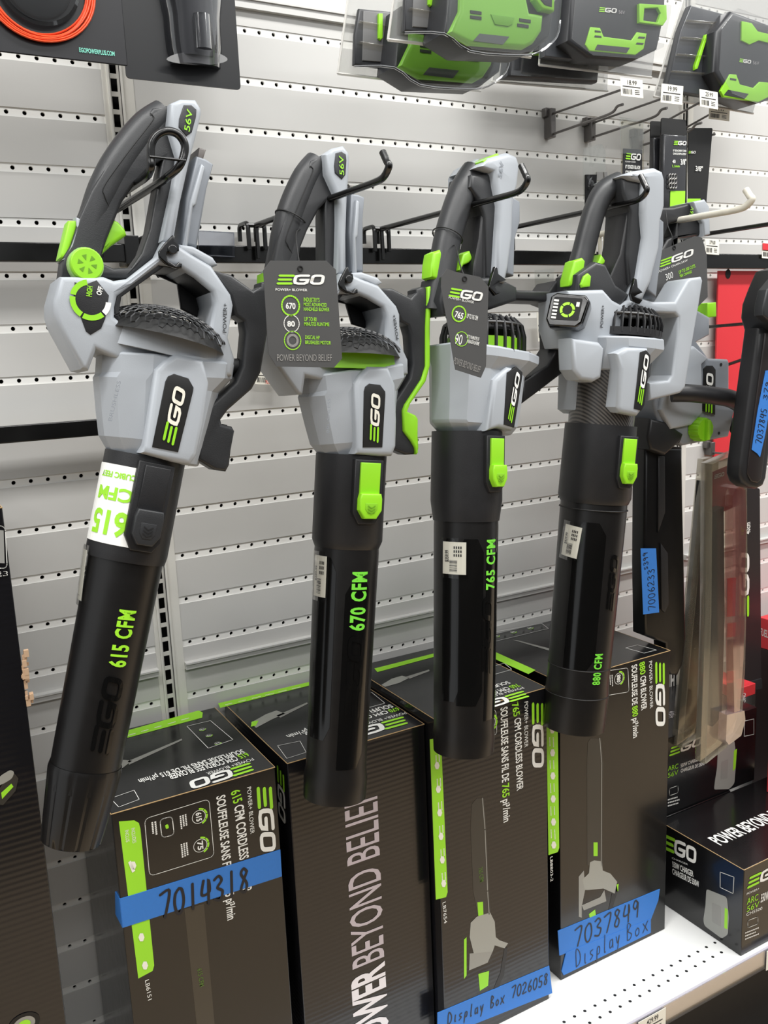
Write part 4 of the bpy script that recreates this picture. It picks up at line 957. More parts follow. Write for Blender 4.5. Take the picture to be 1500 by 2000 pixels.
flute(bl3, -.62, -.155, -.405, .020, R3); flute(bl3, .28, -.155, -.43, .018, R3, lift=.0004); flute(bl3, -1.25, -.155, -.40, .014, R3)
# -- fourth blower
F4 = Frame(1173, 834, -.336, -3, 7.6, 1.5)
bl4 = rootof(F4, 'largest leaf blower with a carbon-weave barrel, lettered 880 CFM, and a small display screen'); SC.view_layers[0].update()
grip(bl4, F4, ((1210, 356), (1180, 375), (1162, 410), (1150, 450), (1140, 490), (1130, 530), (1120, 580)), (.017, .0185, .0185, .0185, .0185, .02, .022))
outline_body(bl4, F4, (
    ('battery_rail', [(1250, 425), (1268, 440), (1268, 480), (1258, 545), (1254, 585), (1236, 570), (1240, 480)], -.034, .04, GD, .003, 0),
    ('battery_housing', [(1186, 352), (1205, 344), (1246, 337), (1262, 345), (1266, 360), (1266, 410), (1258, 440), (1256, 490), (1240, 555), (1224, 590), (1200, 596), (1214, 545), (1226, 470), (1222, 425), (1224, 365), (1200, 360)], -.040, .042, G, .008, 0),
    ('head_insert', [(1190, 356), (1228, 352), (1230, 420), (1232, 470), (1220, 545), (1205, 560), (1200, 500), (1206, 420), (1192, 385)], -.030, .032, KM, .005, 0),
    ('spine', [(1206, 420), (1234, 420), (1232, 480), (1222, 540), (1190, 590), (1158, 590), (1165, 560), (1192, 500)], -.024, .024, K, .003, 0),
    ('handle_root', [(1105, 540), (1140, 515), (1160, 520), (1180, 560), (1206, 578), (1190, 600), (1150, 600), (1100, 590)], -.03, .03, KM, .006, 0),
    ('trigger', [(1166, 498), (1174, 510), (1173, 516), (1160, 525), (1152, 532), (1156, 520), (1162, 510)], -.011, .011, GR, .003, 0),
    ('turbo_button', [(1108, 512), (1124, 506), (1130, 512), (1124, 556), (1116, 563), (1098, 560), (1098, 548)], -.018, .008, GR, .004, 0),
    ('speed_button', [(1138, 540), (1146, 534), (1152, 540), (1150, 560), (1134, 562), (1132, 556)], -.034, -.02, GR, .002, -.03),
    ('battery_latch', [(1234, 544), (1238, 546), (1240, 562), (1250, 572), (1240, 576), (1234, 580), (1250, 586), (1244, 594), (1230, 588), (1226, 575)], -.052, -.046, KG, .001, -.045),
    ('rear_stand', [(1232, 578), (1271, 590), (1312, 590), (1336, 549), (1342, 544), (1364, 541), (1367, 549), (1360, 595), (1347, 670), (1333, 757), (1323, 768), (1262, 783), (1262, 748), (1300, 743), (1307, 733), (1317, 657), (1319, 620), (1312, 613), (1266, 612), (1226, 600)], -.028, .028, G, .005, -.02),
    ('control_lobe', [(1078, 572), (1148, 570), (1166, 590), (1185, 600), (1200, 590), (1220, 585), (1186, 630), (1180, 670), (1160, 690), (1090, 680), (1078, 640)], -.040, .040, G, .007, -.0)))
topclip(bl4, F4, [(1202, 352), (1226, 341), (1230, 345), (1206, 358)], -.035, .0)
loft_px(bl4, F4, [((1100, 655), (1290, 668), .068), ((1102, 672), (1291, 690), .068), ((1108, 700), (1262, 716), .06), ((1114, 722), (1250, 728), .054)], 'motor_housing', G, 12, 2.6, .76)
for nm, pts, y0, y1 in (('housing_prong', [(1118, 660), (1172, 668), (1182, 680), (1176, 738), (1160, 747), (1134, 742), (1120, 722)], -.060, -.02), ('badge_block', [(1205, 690), (1226, 678), (1268, 680), (1264, 735), (1256, 800), (1246, 813), (1212, 806), (1206, 795), (1213, 722)], -.072, -.02)):
    plate(nm, F4.Q(pts, y0), y0, y1, G, bl4, .007)
plate('housing_prong', F4.Q([(1104, 700), (1122, 704), (1118, 800), (1112, 808), (1101, 800)], .03), .0, .05, G, bl4, .005)
plate('badge', F4.Q([(1250, 688), (1262, 684), (1270, 694), (1270, 702), (1258, 792), (1252, 802), (1238, 798), (1244, 745)], -.0725), -.0732, -.06, KI, bl4, .0006)
put_logo(bl4, WB(bl4, F4.P(1253, 793, -.0736)), WB(bl4, F4.P(1268, 694, -.0736)), WB(bl4, F4.P(1244, 788, -.0736)), WH, GR)
tube_parts(bl4, [(0, .135, .056), (0, -.002, .0535)], CF, 'carbon_barrel')
fc4 = (F4.q(1165, 655) + F4.q(1290, 668)) / 2; fx = ((F4.q(1100, 655) + F4.q(1290, 668)) / 2)
cage(bl4, (fx.x + .012, fx.y + .006), .068, .030, .026, None, 34)
mb = MB(); mb.loft([ring(fx.x + .012, fx.y + .002, .070, .066, 32), ring(fx.x + .012, fx.y + .014, .070, .066, 32)]); mb.build('fan_ring', K, bl4, None, 40)
put_text(bl4, 'POWER+', WB(bl4, F4.P(1177, 640, -.0404)), WB(bl4, F4.P(1180, 596, -.0404)), WB(bl4, F4.P(1172, 639, -.0404)), KM, bold=.01)
# display screen, facing back-left
def pod():
    a, b, c, d = (F4.P(*p) for p in ((1080, 578, -.045), (1146, 582, -.045), (1128, 634, -.045), (1078, 628, -.045)))
    cen = F4.P(1108, 605, -.05); toc = (F4.M.inverted() @ CAM - cen); nrm = (Vector((toc.x, toc.y * 1.0, 0)).normalized() + Vector((-.25, 0, .1))).normalized()
    up = (Vector((.12, 0, 1)) - nrm * nrm.dot(Vector((.12, 0, 1)))).normalized(); rt = up.cross(nrm)
    Mx = Matrix.Identity(4)
    for i in range(3): Mx[i][0] = rt[i]; Mx[i][1] = up[i]; Mx[i][2] = nrm[i]; Mx[i][3] = cen[i]
    mb = MB(); o_ = [(-.028, .018), (-.02, .024), (.024, .024), (.031, .016), (.026, -.018), (.018, -.026), (-.024, -.028), (-.03, -.018)]
    rings = [[Mx @ Vector((x * s, y * s, z)) for x, y in o_] for s, z in ((.92, -.045), (1.02, -.012), (1, .0), (.95, .004))]
    mb.loft(rings); mb.build('display_pod', KG, bl4, None, 20, bevel=.0015)
    scr = face_poly(None, [Mx @ Vector((x, y, .0045)) for x, y in ((-.022, .017), (.021, .018), (.02, -.016), (-.023, -.018))], KI, 'screen', .0, rnd=.003); scr.parent = bl4
    mb = MB(); n = 20
    for k in range(5):
        a0 = k * 2 * math.pi / 5 + .1; a1 = a0 + 1.1
        for j in range(5):
            u0, u1 = a0 + (a1 - a0) * j / 5, a0 + (a1 - a0) * (j + 1) / 5
            mb.add([Mx @ Vector((.001 + r * math.cos(u), r * math.sin(u) - .001, .0052)) for u, r in ((u0, .0075), (u0, .0115), (u1, .0115), (u1, .0075))], [(0, 1, 2, 3)])
    sm = mat('screen_green', '9ade2c', .3); sm.node_tree.nodes['Principled BSDF'].inputs['Emission Color'].default_value = (*lin('9ade2c'), 1); sm.node_tree.nodes['Principled BSDF'].inputs['Emission Strength'].default_value = .3
    mb.build('screen_gauge', sm, bl4, None, 0)
    mb = MB()
    for k in range(6): y = .013 - k * .0052; mb.add([Mx @ Vector(p) for p in ((-.0215, y, .0052), (-.014, y, .0052), (-.014, y - .003, .0052), (-.0215, y - .003, .0052))], [(0, 1, 2, 3)])
    mb.add([Mx @ Vector(p) for p in ((.013, .012, .0052), (.018, .012, .0052), (.018, .005, .0052), (.013, .005, .0052))], [(0, 1, 2, 3)])
    mb.build('screen_icon', WH, bl4, None, 0)
pod()
tube_parts(bl4, [(0, .004, .0585), (0, -.115, .0600), (0, -.125, .056)], K, 'collar')
S4 = [(0, -.12, .0545), (0, -.14, .055), (0, -.43, .052), (0, -.448, .0535), (0, -.512, .0520)]
tube_parts(bl4, S4, KT); R4 = radius([(0, .01, .0585), (0, -.12, .0600)] + S4[1:])
slider(bl4, .008, -.012, -.088, .026, .058, GR, GR)
wrap_text(bl4, '880 CFM', F4, (1162, 1338), (1172, 1277), R4, .0155, GF)
wrap_logo(bl4, F4, (1180, 1195), (1196, 1082), R4, .02, KG)
wrap_card(bl4, F4, 1116, 1057, R4, .031, .052, '$439.99', -.1)
flute(bl4, -.72, -.155, -.40, .026, R4)
for z in (-.135, -.402, -.45):
    mb = MB(); mb.tube([(R4(z) * math.cos(a), R4(z) * math.sin(a), z) for a in (2 * math.pi * j / 48 for j in range(48))], .0009, 5, closed=True); mb.build('seam_ring', KI, bl4, None, 40)

# ---- hang tags
def hang_tag(name, outline, Y, yaw, label, items, hole, cordpts, tagcol=None):
    cen = outline[0]; F = Frame(cen[0], cen[1], Y, yaw, 0)
    t = empty('hang_tag', F.M, label, 'hang tag', 'hang tags tied to the display tools'); SC.view_layers[0].update()
    plate('card', F.Q(outline), -.0004, .0004, tagcol or mat('tag_charcoal', '4b4b4b', .45), t, 0)
    P = lambda x, y: WB(t, F.P(x, y, -.0006))
    for it in items:
        if it[0] == 'logo': put_logo(t, P(*it[1]), P(*it[2]), P(*it[3]), lift=.0003)
        elif it[0] == 'ring':
            _, c, r, mt, th = it; c = F.q(*c); mb = MB(); n = 24
            for j in range(n):
                u0, u1 = 2 * math.pi * j / n, 2 * math.pi * (j + .9) / n
                mb.add([(c.x + k * math.cos(u), -.0009, c.y + k * math.sin(u)) for u, k in ((u0, r - th), (u0, r), (u1, r), (u1, r - th))], [(0, 1, 2, 3)])
            mb.build('icon_ring', mt, t, None, 0)
        else: put_text(t, it[0], P(*it[1]), P(*it[2]), P(*it[3]), it[4], bold=it[5] if len(it) > 5 else .01, lift=.0003)
    mb = MB(); path = [F.I @ p for p in cordpts]; mb.tube(bez(path, 4), .0009, 6); mb.build('cord', KI, t, None, 60)
    h = F.q(*hole); mb = MB(); mb.tube([(h.x + .003 * math.cos(a), -.0008, h.y + .003 * math.sin(a)) for a in (2 * math.pi * j / 12 for j in range(12))], .001, 5, closed=True); mb.build('eyelet', KI, t, None, 60)
    return t
SG = mat('tag_silver', '8f8d8a', .4)
def around(F, pa, r, k=.9):
    """points of a cord loop round a grip at photo point pa"""
    c = F.q(*pa); return [F.M @ Vector((c.x + r * .92 * math.cos(a), r * math.sin(a), c.y - .40 * r * math.cos(a))) for a in (math.radians(x) for x in range(20, 381, 30))]
YT = -.43
hang_tag('t', [(528, 509), (637, 509), (656, 527), (668, 700), (652, 718), (540, 716), (524, 690), (514, 528)], YT, 0, 'charcoal hang tag reading 670 tied to the second blower',
 [('logo', (539, 556), (634, 556), (541, 536)), ('POWER+ BLOWER', (538, 568), (600, 569), (538, 563), WH), ('670', (558, 603), (577, 604), (558, 591), WH, .03), ('ring', (567, 597), .0125, GL, .002), ('ring', (569, 632), .0105, WH, .001), ('80', (561, 638), (576, 638), (561, 627), WH, .03),
  ('ring', (571, 665), .0115, GL, .0012), ('ring', (571, 665), .008, SG, .003),
  ("INDUSTRY'S", (593, 589), (624, 590), (593, 581), GL), ('MOST ADVANCED', (593, 598), (638, 599), (593, 591), GL), ('HANDHELD BLOWER', (593, 607), (643, 608), (593, 600), GL),
  ('UP TO 80', (594, 627), (618, 628), (594, 619), GL), ('MINUTES RUNTIME', (594, 636), (643, 637), (594, 629), GL), ('DIGITAL HP', (596, 662), (624, 663), (596, 655), GL), ('BRUSHLESS MOTOR', (596, 672), (646, 673), (596, 665), GL), ('POWER BEYOND BELIEF', (541, 705), (648, 705), (541, 692), SG, .0)],
 (586, 525), around(F2, (568, 428), .0222) + [at(578, 460, Y=-.40), at(586, 524, Y=YT)])
hang_tag('t', [(873, 525), (890, 531), (938, 541), (954, 560), (949, 715), (939, 738), (889, 722), (861, 560), (862, 540)], YT, -8, 'narrow charcoal hang tag reading 765 tied to the third blower',
 [('logo', (875, 579), (941, 589), (877, 561)), ('POWER+ BLOWER', (876, 583), (925, 593), (876, 578), WH, 0), ('765', (887, 619), (903, 624), (887, 606), WH, .03), ('ring', (896, 613), .011, GL, .002), ('UP TO 765 CFM', (911, 621), (932, 626), (911, 612), WH), ('90', (887, 671), (901, 674), (887, 651), WH, .0), ('ring', (901, 662), .010, GL, .001),
  ('UP TO 90 MINUTES OF', (911, 660), (935, 666), (911, 653), WH), ('AVERAGE RUNTIME', (911, 669), (935, 675), (911, 662), WH), ('POWER BEYOND BELIEF', (885, 710), (936, 728), (886, 697), SG, 0)],
 (907, 545), around(F3, (874, 462), .0228) + [at(890, 482, Y=-.38), at(898, 515, Y=-.41), at(908, 544, Y=YT)])

# ---- chainsaw tag
hang_tag('t', [(1276, 496), (1357, 461), (1371, 464), (1380, 498), (1382, 580), (1362, 600), (1300, 640), (1290, 632), (1272, 526)], -.30, 0, 'charcoal hang tag reading 300 tied to the chainsaw on the white hook',
 [('logo', (1288, 523), (1355, 498), (1291, 508)), ('POWER+ CHAIN SAW', (1286, 533), (1343, 510), (1285, 529), WH, 0), ('300', (1301, 548), (1315, 542), (1299, 536), WH, 0), ('UP TO 300 CUTS', (1326, 535), (1358, 522), (1325, 529), GL), ('PER CHARGE', (1328, 542), (1351, 533), (1327, 537), GL)],
 (1316, 484), [at(1300, 412, Y=-.27), at(1304, 440, Y=-.285), at(1312, 460, Y=-.295), at(1316, 484, Y=-.30)])

# ------------------------------------------------------------------ chainsaw on the white hook
WHK = mat('worn_white_enamel', 'd6d1c3', .4, noise=.12, nscale=90)
hook(.712, 1.7545, -.405, .03, 'white hook with upturned tip holding the chainsaw', WHK, .0058)
SAWY = -.235
F5 = Frame(1330, 600, SAWY, 0, 0)
t = empty('chainsaw', F5.M, 'grey and black battery chainsaw hanging bar-down with a green cap, behind the fourth blower', 'chainsaw'); SC.view_layers[0].update()
P5 = lambda x, y, d=0: F5.P(x, y, d)
def tube_px(t, F, pts, r, name, mtl, d=0, n=14, ky=1): 
    mb = MB(); mb.tube(bez([F.P(p[0], p[1], p[2] if len(p) > 2 else d) for p in pts], 5), r, n, ry=(r * ky if not isinstance(r, list) else None)); return mb.build(name, mtl, t, None, 45)
plate('rear_handle', [F5.Q([(1264, 414), (1275, 408), (1298, 408), (1338, 398), (1352, 402), (1356, 440), (1352, 462), (1300, 470), (1296, 520), (1262, 560), (1246, 560), (1262, 500)]), F5.Q([(1292, 440), (1308, 436), (1304, 462), (1288, 470), (1272, 500), (1284, 460)])], -.020, .020, K, t, .005)
plate('battery_housing', F5.Q([(1330, 399), (1352, 394), (1361, 408), (1363, 462), (1350, 466), (1349, 440), (1336, 420)]), -.030, .030, G, t, .004)
put_text(t, '56V', WB(t, P5(1352, 424, -.0306)), WB(t, P5(1355, 405, -.0306)), WB(t, P5(1346, 423, -.0306)), GR)
plate('trigger', F5.Q([(1265, 506), (1279, 514), (1268, 535), (1257, 556), (1250, 552)]), -.01, .01, GR, t, .003)
plate('saw_body', F5.Q([(1290, 560), (1340, 600), (1375, 620), (1375, 655), (1350, 668), (1373, 700), (1411, 702), (1413, 708), (1413, 765), (1424, 800), (1412, 852), (1321, 870), (1275, 830), (1264, 790), (1270, 700)], -.02), -.035, .04, GD, t, .006)
plate('side_cover', F5.Q([(1300, 690), (1345, 676), (1373, 700), (1360, 712), (1362, 806), (1340, 830), (1300, 838), (1280, 800), (1290, 740)], -.03), -.045, .0, G, t, .006)
plate('green_panel', F5.Q([(1357, 594), (1374, 592), (1375, 620), (1356, 622)], 0), -.03, .03, GR, t, .002)
plate('badge', F5.Q([(1374, 720), (1380, 714), (1391, 714), (1397, 722), (1396, 810), (1372, 803)], -.036), -.0372, -.03, KI, t, .0006)
put_logo(t, WB(t, P5(1391, 808, -.0378)), WB(t, P5(1393, 728, -.0378)), WB(t, P5(1377, 804, -.0378)), WH, GR)
tube_px(t, F5, [(1312, 768, -.06), (1345, 768, -.075), (1395, 773, -.08), (1430, 780, -.08), (1452, 797, -.07), (1456, 815, -.04), (1446, 828, -.0), (1428, 832, .02)], .0165, 'front_handle', K)
c = P5(1360, 838, -.036); mb = MB(); pts_ = []
rr_ = []
for y, k_ in ((0, 1), (-.018, 1), (-.022, .93)):
    rr_.append([c + Vector((.0225 * k_ * (1 - (.06 if j % 4 == 0 else 0)) * math.cos(2 * math.pi * j / 48), y, .0225 * k_ * (1 - (.06 if j % 4 == 0 else 0)) * math.sin(2 * math.pi * j / 48))) for j in range(48)])
mb.loft(rr_); mb.build('oil_cap', GR, t, None, 30)
plate('cap_grip', [(c.x - .003, c.z + .019), (c.x + .004, c.z + .019), (c.x + .004, c.z - .019), (c.x - .003, c.z - .019)], c.y - .03, c.y - .02, GR, t, .001)
plate('hand_guard', F5.Q([(1240, 815), (1268, 822), (1304, 845), (1300, 858), (1268, 886), (1240, 875), (1234, 850)]), -.04, .03, K, t, .006)
for p in ((1408, 712), (1404, 846), (1325, 862)):
    e = P5(*p, -.035); mb = MB(); mb.tube([e, e + Vector((0, -.0008, 0))], .003, 12); mb.build('screw_hole', KI, t, None, 0)
plate('bar_cover', F5.Q([(1244, 872), (1316, 872), (1318, 980), (1321, 1100), (1324, 1240), (1318, 1290), (1308, 1314), (1294, 1312), (1287, 1290), (1284, 1252), (1244, 1236), (1242, 1100)], -.0), -.022, .014, mat('scabbard_black', '0d0d0e', .3), t, .006)
plate('cover_ridge', F5.Q([(1283, 890), (1296, 890), (1297, 1000), (1283, 1040)], -.022), -.026, -.02, K, t, .002); plate('cover_ridge', F5.Q([(1288, 1060), (1302, 1080), (1304, 1180), (1296, 1196), (1290, 1190)], -.022), -.026, -.02, K, t, .002)
W5 = lambda x, y: WB(t, P5(x, y, -.0265))
face_slab(t, [W5(*p) for p in ((1251, 1071), (1281, 1071), (1287, 1196), (1256, 1200))], BLUE, 'painters_tape', .0005)
hand(t, '7006233', W5(1279, 1190), W5(1277, 1108), W5(1266, 1190), .0014, lift=.0009); hand(t, '$399', W5(1266, 1112), W5(1264, 1076), W5(1257, 1111), .0014, lift=.0009)

# second saw at the right edge
F6 = Frame(1490, 760, -.36, 0, 0)
t = empty('chainsaw', F6.M, 'black tool at the right edge with a rounded bar cover and blue tape marked 7037845', 'chainsaw'); SC.view_layers[0].update()
plate('bar_cover', F6.Q([(1484, 640), (1476, 700), (1462, 802), (1449, 902), (1447, 928), (1452, 943), (1464, 953), (1479, 956), (1492, 949), (1498, 934), (1512, 820), (1530, 690), (1535, 640)], -.02), -.02, .015, K, t, .007)
plate('cover_ridge', F6.Q([(1493, 650), (1487, 700), (1472, 810), (1461, 900), (1459, 925), (1466, 940), (1478, 943), (1486, 936), (1500, 820), (1520, 650)], -.021), -.023, -.018, mat('scabbard_face', '241f1f', .35), t, .002)
plate('saw_body', F6.Q([(1540, 515), (1500, 528), (1486, 560), (1474, 592), (1471, 620), (1478, 645), (1500, 655), (1545, 650)], 0), -.045, .03, K, t, .008)
plate('side_cover', F6.Q([(1520, 535), (1494, 566), (1486, 600), (1486, 616), (1500, 628), (1540, 630)], -.045), -.05, -.03, KM, t, .003)
W6 = lambda x, y: WB(t, F6.P(x, y, -.0238))
face_slab(t, [W6(*p) for p in ((1495, 724), (1515, 722), (1506, 780), (1494, 850), (1484, 893), (1479, 886), (1468, 878), (1480, 800))], BLUE, 'painters_tape', .0005)
hand(t, '7037845', W6(1486, 868), W6(1498, 798), W6(1475, 864), .0014, lift=.0009); hand(t, '379', W6(1497, 782), W6(1504, 745), W6(1489, 780), .0014, lift=.0009)
a = at(1500, 423, Z=1.757)
hook(at(1440, 432, Y=-.16).x, 1.757, -.46, .03, 'black hook reaching out of frame at the right, above the rail labels')
for (p, q_, lab) in (((1376, 639), (1482, 630), 'thin black hook in front of the upper part of the red board'), ((1410, 716), (1480, 692), 'thin black hook crossing the lower red board beside the chainsaw badge')):
    A = at(*p, Y=-.022); B = at(*q_, X=A.x + .001); t = empty('display_hook', A, lab, 'hook'); mb = MB(); mb.tube([A, B], .0036, 8); mb.build('arm', ROD, t, inv(t), 40)
    mb = MB(); mb.box(A.x - .012, A.x + .012, -.024, -.021, A.z - .012, A.z + .012); mb.build('backplate', ROD, t, inv(t))
# red board
t = empty('red_board', (1.35, -.018, 1.25), 'plain red board hanging on the right wall panel with a punched hanging hole', 'board')
mb = MB(); mb.box(1.098, 1.62, -.020, -.016, 1.26, 1.687); mb.build('board', RED, t, inv(t)); c = at(1422, 535, Y=-.0205)
mb = MB(); mb.add([(c.x + .009 * math.cos(k), -.0206, c.z + .011 * math.sin(k)) for k in (j * math.pi / 8 for j in range(16))], [tuple(range(16))]); mb.build('hanging_hole', KI, t, inv(t), 0)

def wall_tag(name, A, B, C, price, label, extra=None, mtl=None, group=None):
    t = empty(name, A, label, 'price tag', group); price_card(t, A, B, C, price); return t
cornr = lambda Y, a, b, c: (at(*a, Y=Y), at(*b, Y=Y), at(*c, Y=Y))
A, B, C = cornr(-.046, (1377, 496), (1404, 498), (1377, 466)); wall_tag('rail_price_tag', A, B, C, '379.00', 'aged paper price tag on the right-hand rail above the red board')
A, B, C = cornr(-.046, (1488, 504), (1512, 506), (1488, 475)); t = wall_tag('rail_price_tag', A, B, C, '399.00', 'price tag with a red stripe on the rail at the right edge')
face_slab(t, [A + (C - A) * .55 + Vector((0, -.002, 0)), B + (C - A) * .55 + Vector((0, -.002, 0)), B + (C - A) + Vector((0, -.002, 0)), C + Vector((0, -.002, 0))], RED, 'red_stripe', .0004)
A, B, C = cornr(-.02, (498, 750), (541, 752), (501, 718)); t = wall_tag('wall_price_tag', A, B, C, '7018658', 'white tag with red digits on the wall between the first two blowers')
put_text(t, '7018658', at(518, 750, Y=-.0215), at(539, 750, Y=-.0215), at(518, 743, Y=-.0215), mat('red_ink', 'd04a3a', .5), bold=.02, lift=.001)
face_slab(t, [at(*p, Y=-.018) for p in ((502, 722), (543, 722), (541, 702), (506, 703))], K, 'hook_plate', .001)
A, B, C = cornr(-.02, (1051, 667), (1068, 666), (1048, 610)); t = wall_tag('wall_price_tag', A, B, C, '51.99', 'pale tag on the wall beside the fourth blower, left of its screen')
face_slab(t, [at(*p, Y=-.019) for p in ((1045, 562), (1080, 560), (1082, 525), (1044, 528))], CLR, 'clear_holder', .001)
t = empty('label_holder', at(422, 478, Y=-.045), 'empty clear plastic label holder on the rail right of the first handle', 'label holder')
mb = MB(); A = [at(*p, Y=-.046) for p in ((386, 451), (456, 455), (457, 502), (388, 498))]; I = inv(t)
mb.add([I @ (p + Vector((0, d, 0))) for d in (0, -.003) for p in A], [(0, 1, 2, 3), (4, 5, 6, 7), (0, 1, 5, 4), (1, 2, 6, 5), (2, 3, 7, 6), (3, 0, 4, 7)]); mb.build('sleeve', clear('holder_film', (.85, .87, .92), .35), t)
mb = MB(); mb.tube([I @ (p + Vector((0, -.0015, 0))) for p in A], .0012, 6, closed=True); mb.build('rim', clear('rim_film', (.75, .77, .8), .5), t)

# ------------------------------------------------------------------ grey double-prong scan hooks
SH = mat('scan_hook_grey', '6e6b69', .35, metal=.6)
def scan_hook(px, pyu, pyl, tag, label, end_l, price=None, tagcol=None, y0=-.02):
    A = at(px, pyu, Y=y0); Bp = at(px, pyl, Y=y0); x = Bp.x; t = empty('scan_hook', (x, y0, Bp.z), label, 'hook', 'grey double-prong hooks')
    mb = MB(); mb.box(x - .006, x + .006, y0 - .002, -.001, Bp.z - .006, A.z + .010); mb.box(x - .012, x + .012, y0 + .006, -.001, A.z - .004, A.z + .012); mb.build('bracket', SH, t, inv(t), bevel=.001)
    e = at(*end_l, X=x); zl = Bp.z; mb = MB()
    mb.tube(bez([(x, y0, zl), (x, (y0 + e.y) / 2, zl + .001), (x, e.y + .025, zl + .002), (x, e.y + .008, zl + .010), (x, e.y - .006, zl + .010)], 5), .0024, 8); mb.build('lower_prong', SH, t, inv(t), 40)
    if tag:
        c = [at(*q_, X=x) for q_ in tag[:1]][0]; yt = c.y; zu = A.z
        mb = MB(); mb.tube([(x, y0, zu), (x, y0 - .012, zu), (x, yt, c.z)], .0022, 8); mb.build('upper_prong', SH, t, inv(t), 40)
        a, b, d = (at(*q_, Y=yt - .002) for q_ in tag[1:]); price_card(t, a, b, d, price)
    return t
scan_hook(1080, 222, 262, ((1229, 170), (1213, 187), (1256, 192), (1211, 151)), 'grey double-prong hook with a white price tag, leftmost of the row under the batteries', (1212, 205), '18.99')
scan_hook(1158, 240, 268, ((1300, 190), (1290, 200), (1332, 205), (1292, 163)), 'grey double-prong hook with a white tag priced 19, holding the flat bags', (1298, 214), '19.99')
scan_hook(1250, 262, 285, ((1376, 195), (1367, 208), (1402, 214), (1366, 174)), 'grey double-prong hook with a cream price tag, holding the black chain packages', (1366, 222), '25.99')
scan_hook(1330, 252, 290, ((1396, 218), (1384, 232), (1424, 237), (1385, 205)), 'grey double-prong hook with a dull grey price tag, rightmost of the row', (1392, 250), '31.99')

# ------------------------------------------------------------------ hanging packages below them
def pack(name, pts, Y, dep, label, cat, mtl, group=None):
    P = [at(*p, Y=Y) for p in pts]; c = sum(P, Vector()) / len(P); t = empty(name, c, label, cat, group)
    plate('backing_card', [(p.x, p.z) for p in P], Y, Y + .002, mtl, t, 0, .004, inv(t)); return t
def pp(t, pts, y0, y1, name, mtl, bevel=0, ref=None, rnd=0): return plate(name, [(v.x, v.z) for v in (at(*p, Y=(ref if ref is not None else y0)) for p in pts)], y0, y1, mtl, t, bevel, rnd, inv(t))
Y = -.15
t = pack('edger_blade_bag', [(1214, 232), (1256, 240), (1258, 345), (1214, 345)], Y, .0, 'clear bag with a black card marked 8 inch edger blade, above the fourth blower', 'blade', CLRY, 'clear bags with blades')
pp(t, [(1218, 290), (1254, 292), (1254, 352), (1217, 352)], Y - .003, Y - .001, 'header_card', K)
g = lambda x, y: at(x, y, Y=Y - .0035)
put_logo(t, g(1221, 311), g(1251, 314), g(1222, 298)); T(t, g, 'POWER+ EDGER', (1221, 317), (1241, 318), (1221, 314), bold=0); T(t, g, '8" EDGER BLADE', (1221, 329), (1250, 331), (1221, 322)); T(t, g, 'COUPE-BORDURE', (1221, 341), (1252, 343), (1221, 333))
pp(t, [(1210, 228), (1258, 236), (1257, 300), (1212, 300)], Y - .005, Y - .0045, 'bag', CLR)
t = pack('edger_blade_bag', [(1140, 290), (1176, 280), (1184, 300), (1180, 380), (1140, 390)], Y, .0, 'clear crinkled bag with a dark steel blade at the upper left of the fourth blower', 'blade', CLR, 'clear bags with blades')
pp(t, [(1144, 341), (1166, 341), (1163, 400), (1144, 420)], Y - .004, Y - .001, 'blade', mat('dark_steel', '151515', .25, metal=.6)); pp(t, [(1166, 336), (1178, 336), (1178, 352), (1165, 352)], Y - .004, Y - .001, 'blade_edge', MET)
pp(t, [(1180, 336), (1186, 336), (1187, 352), (1181, 352)], Y - .004, Y - .001, 'blade_edge', MET)
mb = MB()
for k in range(14):
    a = at(1142 + random.uniform(0, 40), 285 + random.uniform(0, 100), Y=Y - .007); b = a + Vector((random.uniform(-.008, .008), random.uniform(-.003, .003), random.uniform(-.03, .03))); mb.add([a, b, b + Vector((.004, -.003, .004)), a + Vector((.003, -.002, 0))], [(0, 1, 2, 3)])
mb.build('bag_crease', clear('crinkle_film', (.95, .95, .95), .6, .05), t, inv(t), 0)
def chain_pack(pts, Y, label, bubble, lg, words, green):
    t = pack('chain_package', pts, Y, .0, label, 'chain package', KI, 'black chain packages')
    if bubble: pp(t, bubble, Y - .012, Y, 'bubble', mat('smoked_shell', '2b2b2e', .2, coat=.5), .003)
    g = lambda x, y: at(x, y, Y=Y - (.0125 if bubble else .001))
    if lg: put_logo(t, g(*lg[0]), g(*lg[1]), g(*lg[2]))
    for s, a, b, c, m_ in words: T(t, g, s, a, b, c, m_)
    if green: face_poly(t, [g(*p) for p in green], GL, 'green_panel', .0005)
    return t
chain_pack([(1345, 250), (1392, 250), (1376, 440), (1345, 440)], -.13, 'black chain package marked 3/8, rearmost and rightmost of the hanging group', None, ((1344, 300), (1358, 300), (1344, 295)), (('3/8"', (1358, 334), (1372, 335), (1358, 324), WH),), ((1342, 388), (1368, 388), (1368, 420), (1342, 424)))
chain_pack([(1271, 236), (1300, 238), (1300, 452), (1268, 450)], -.15, 'plain black package edge-on at the left of the chain packages', [(1277, 268), (1293, 268), (1293, 440), (1277, 440)], None, (), None)
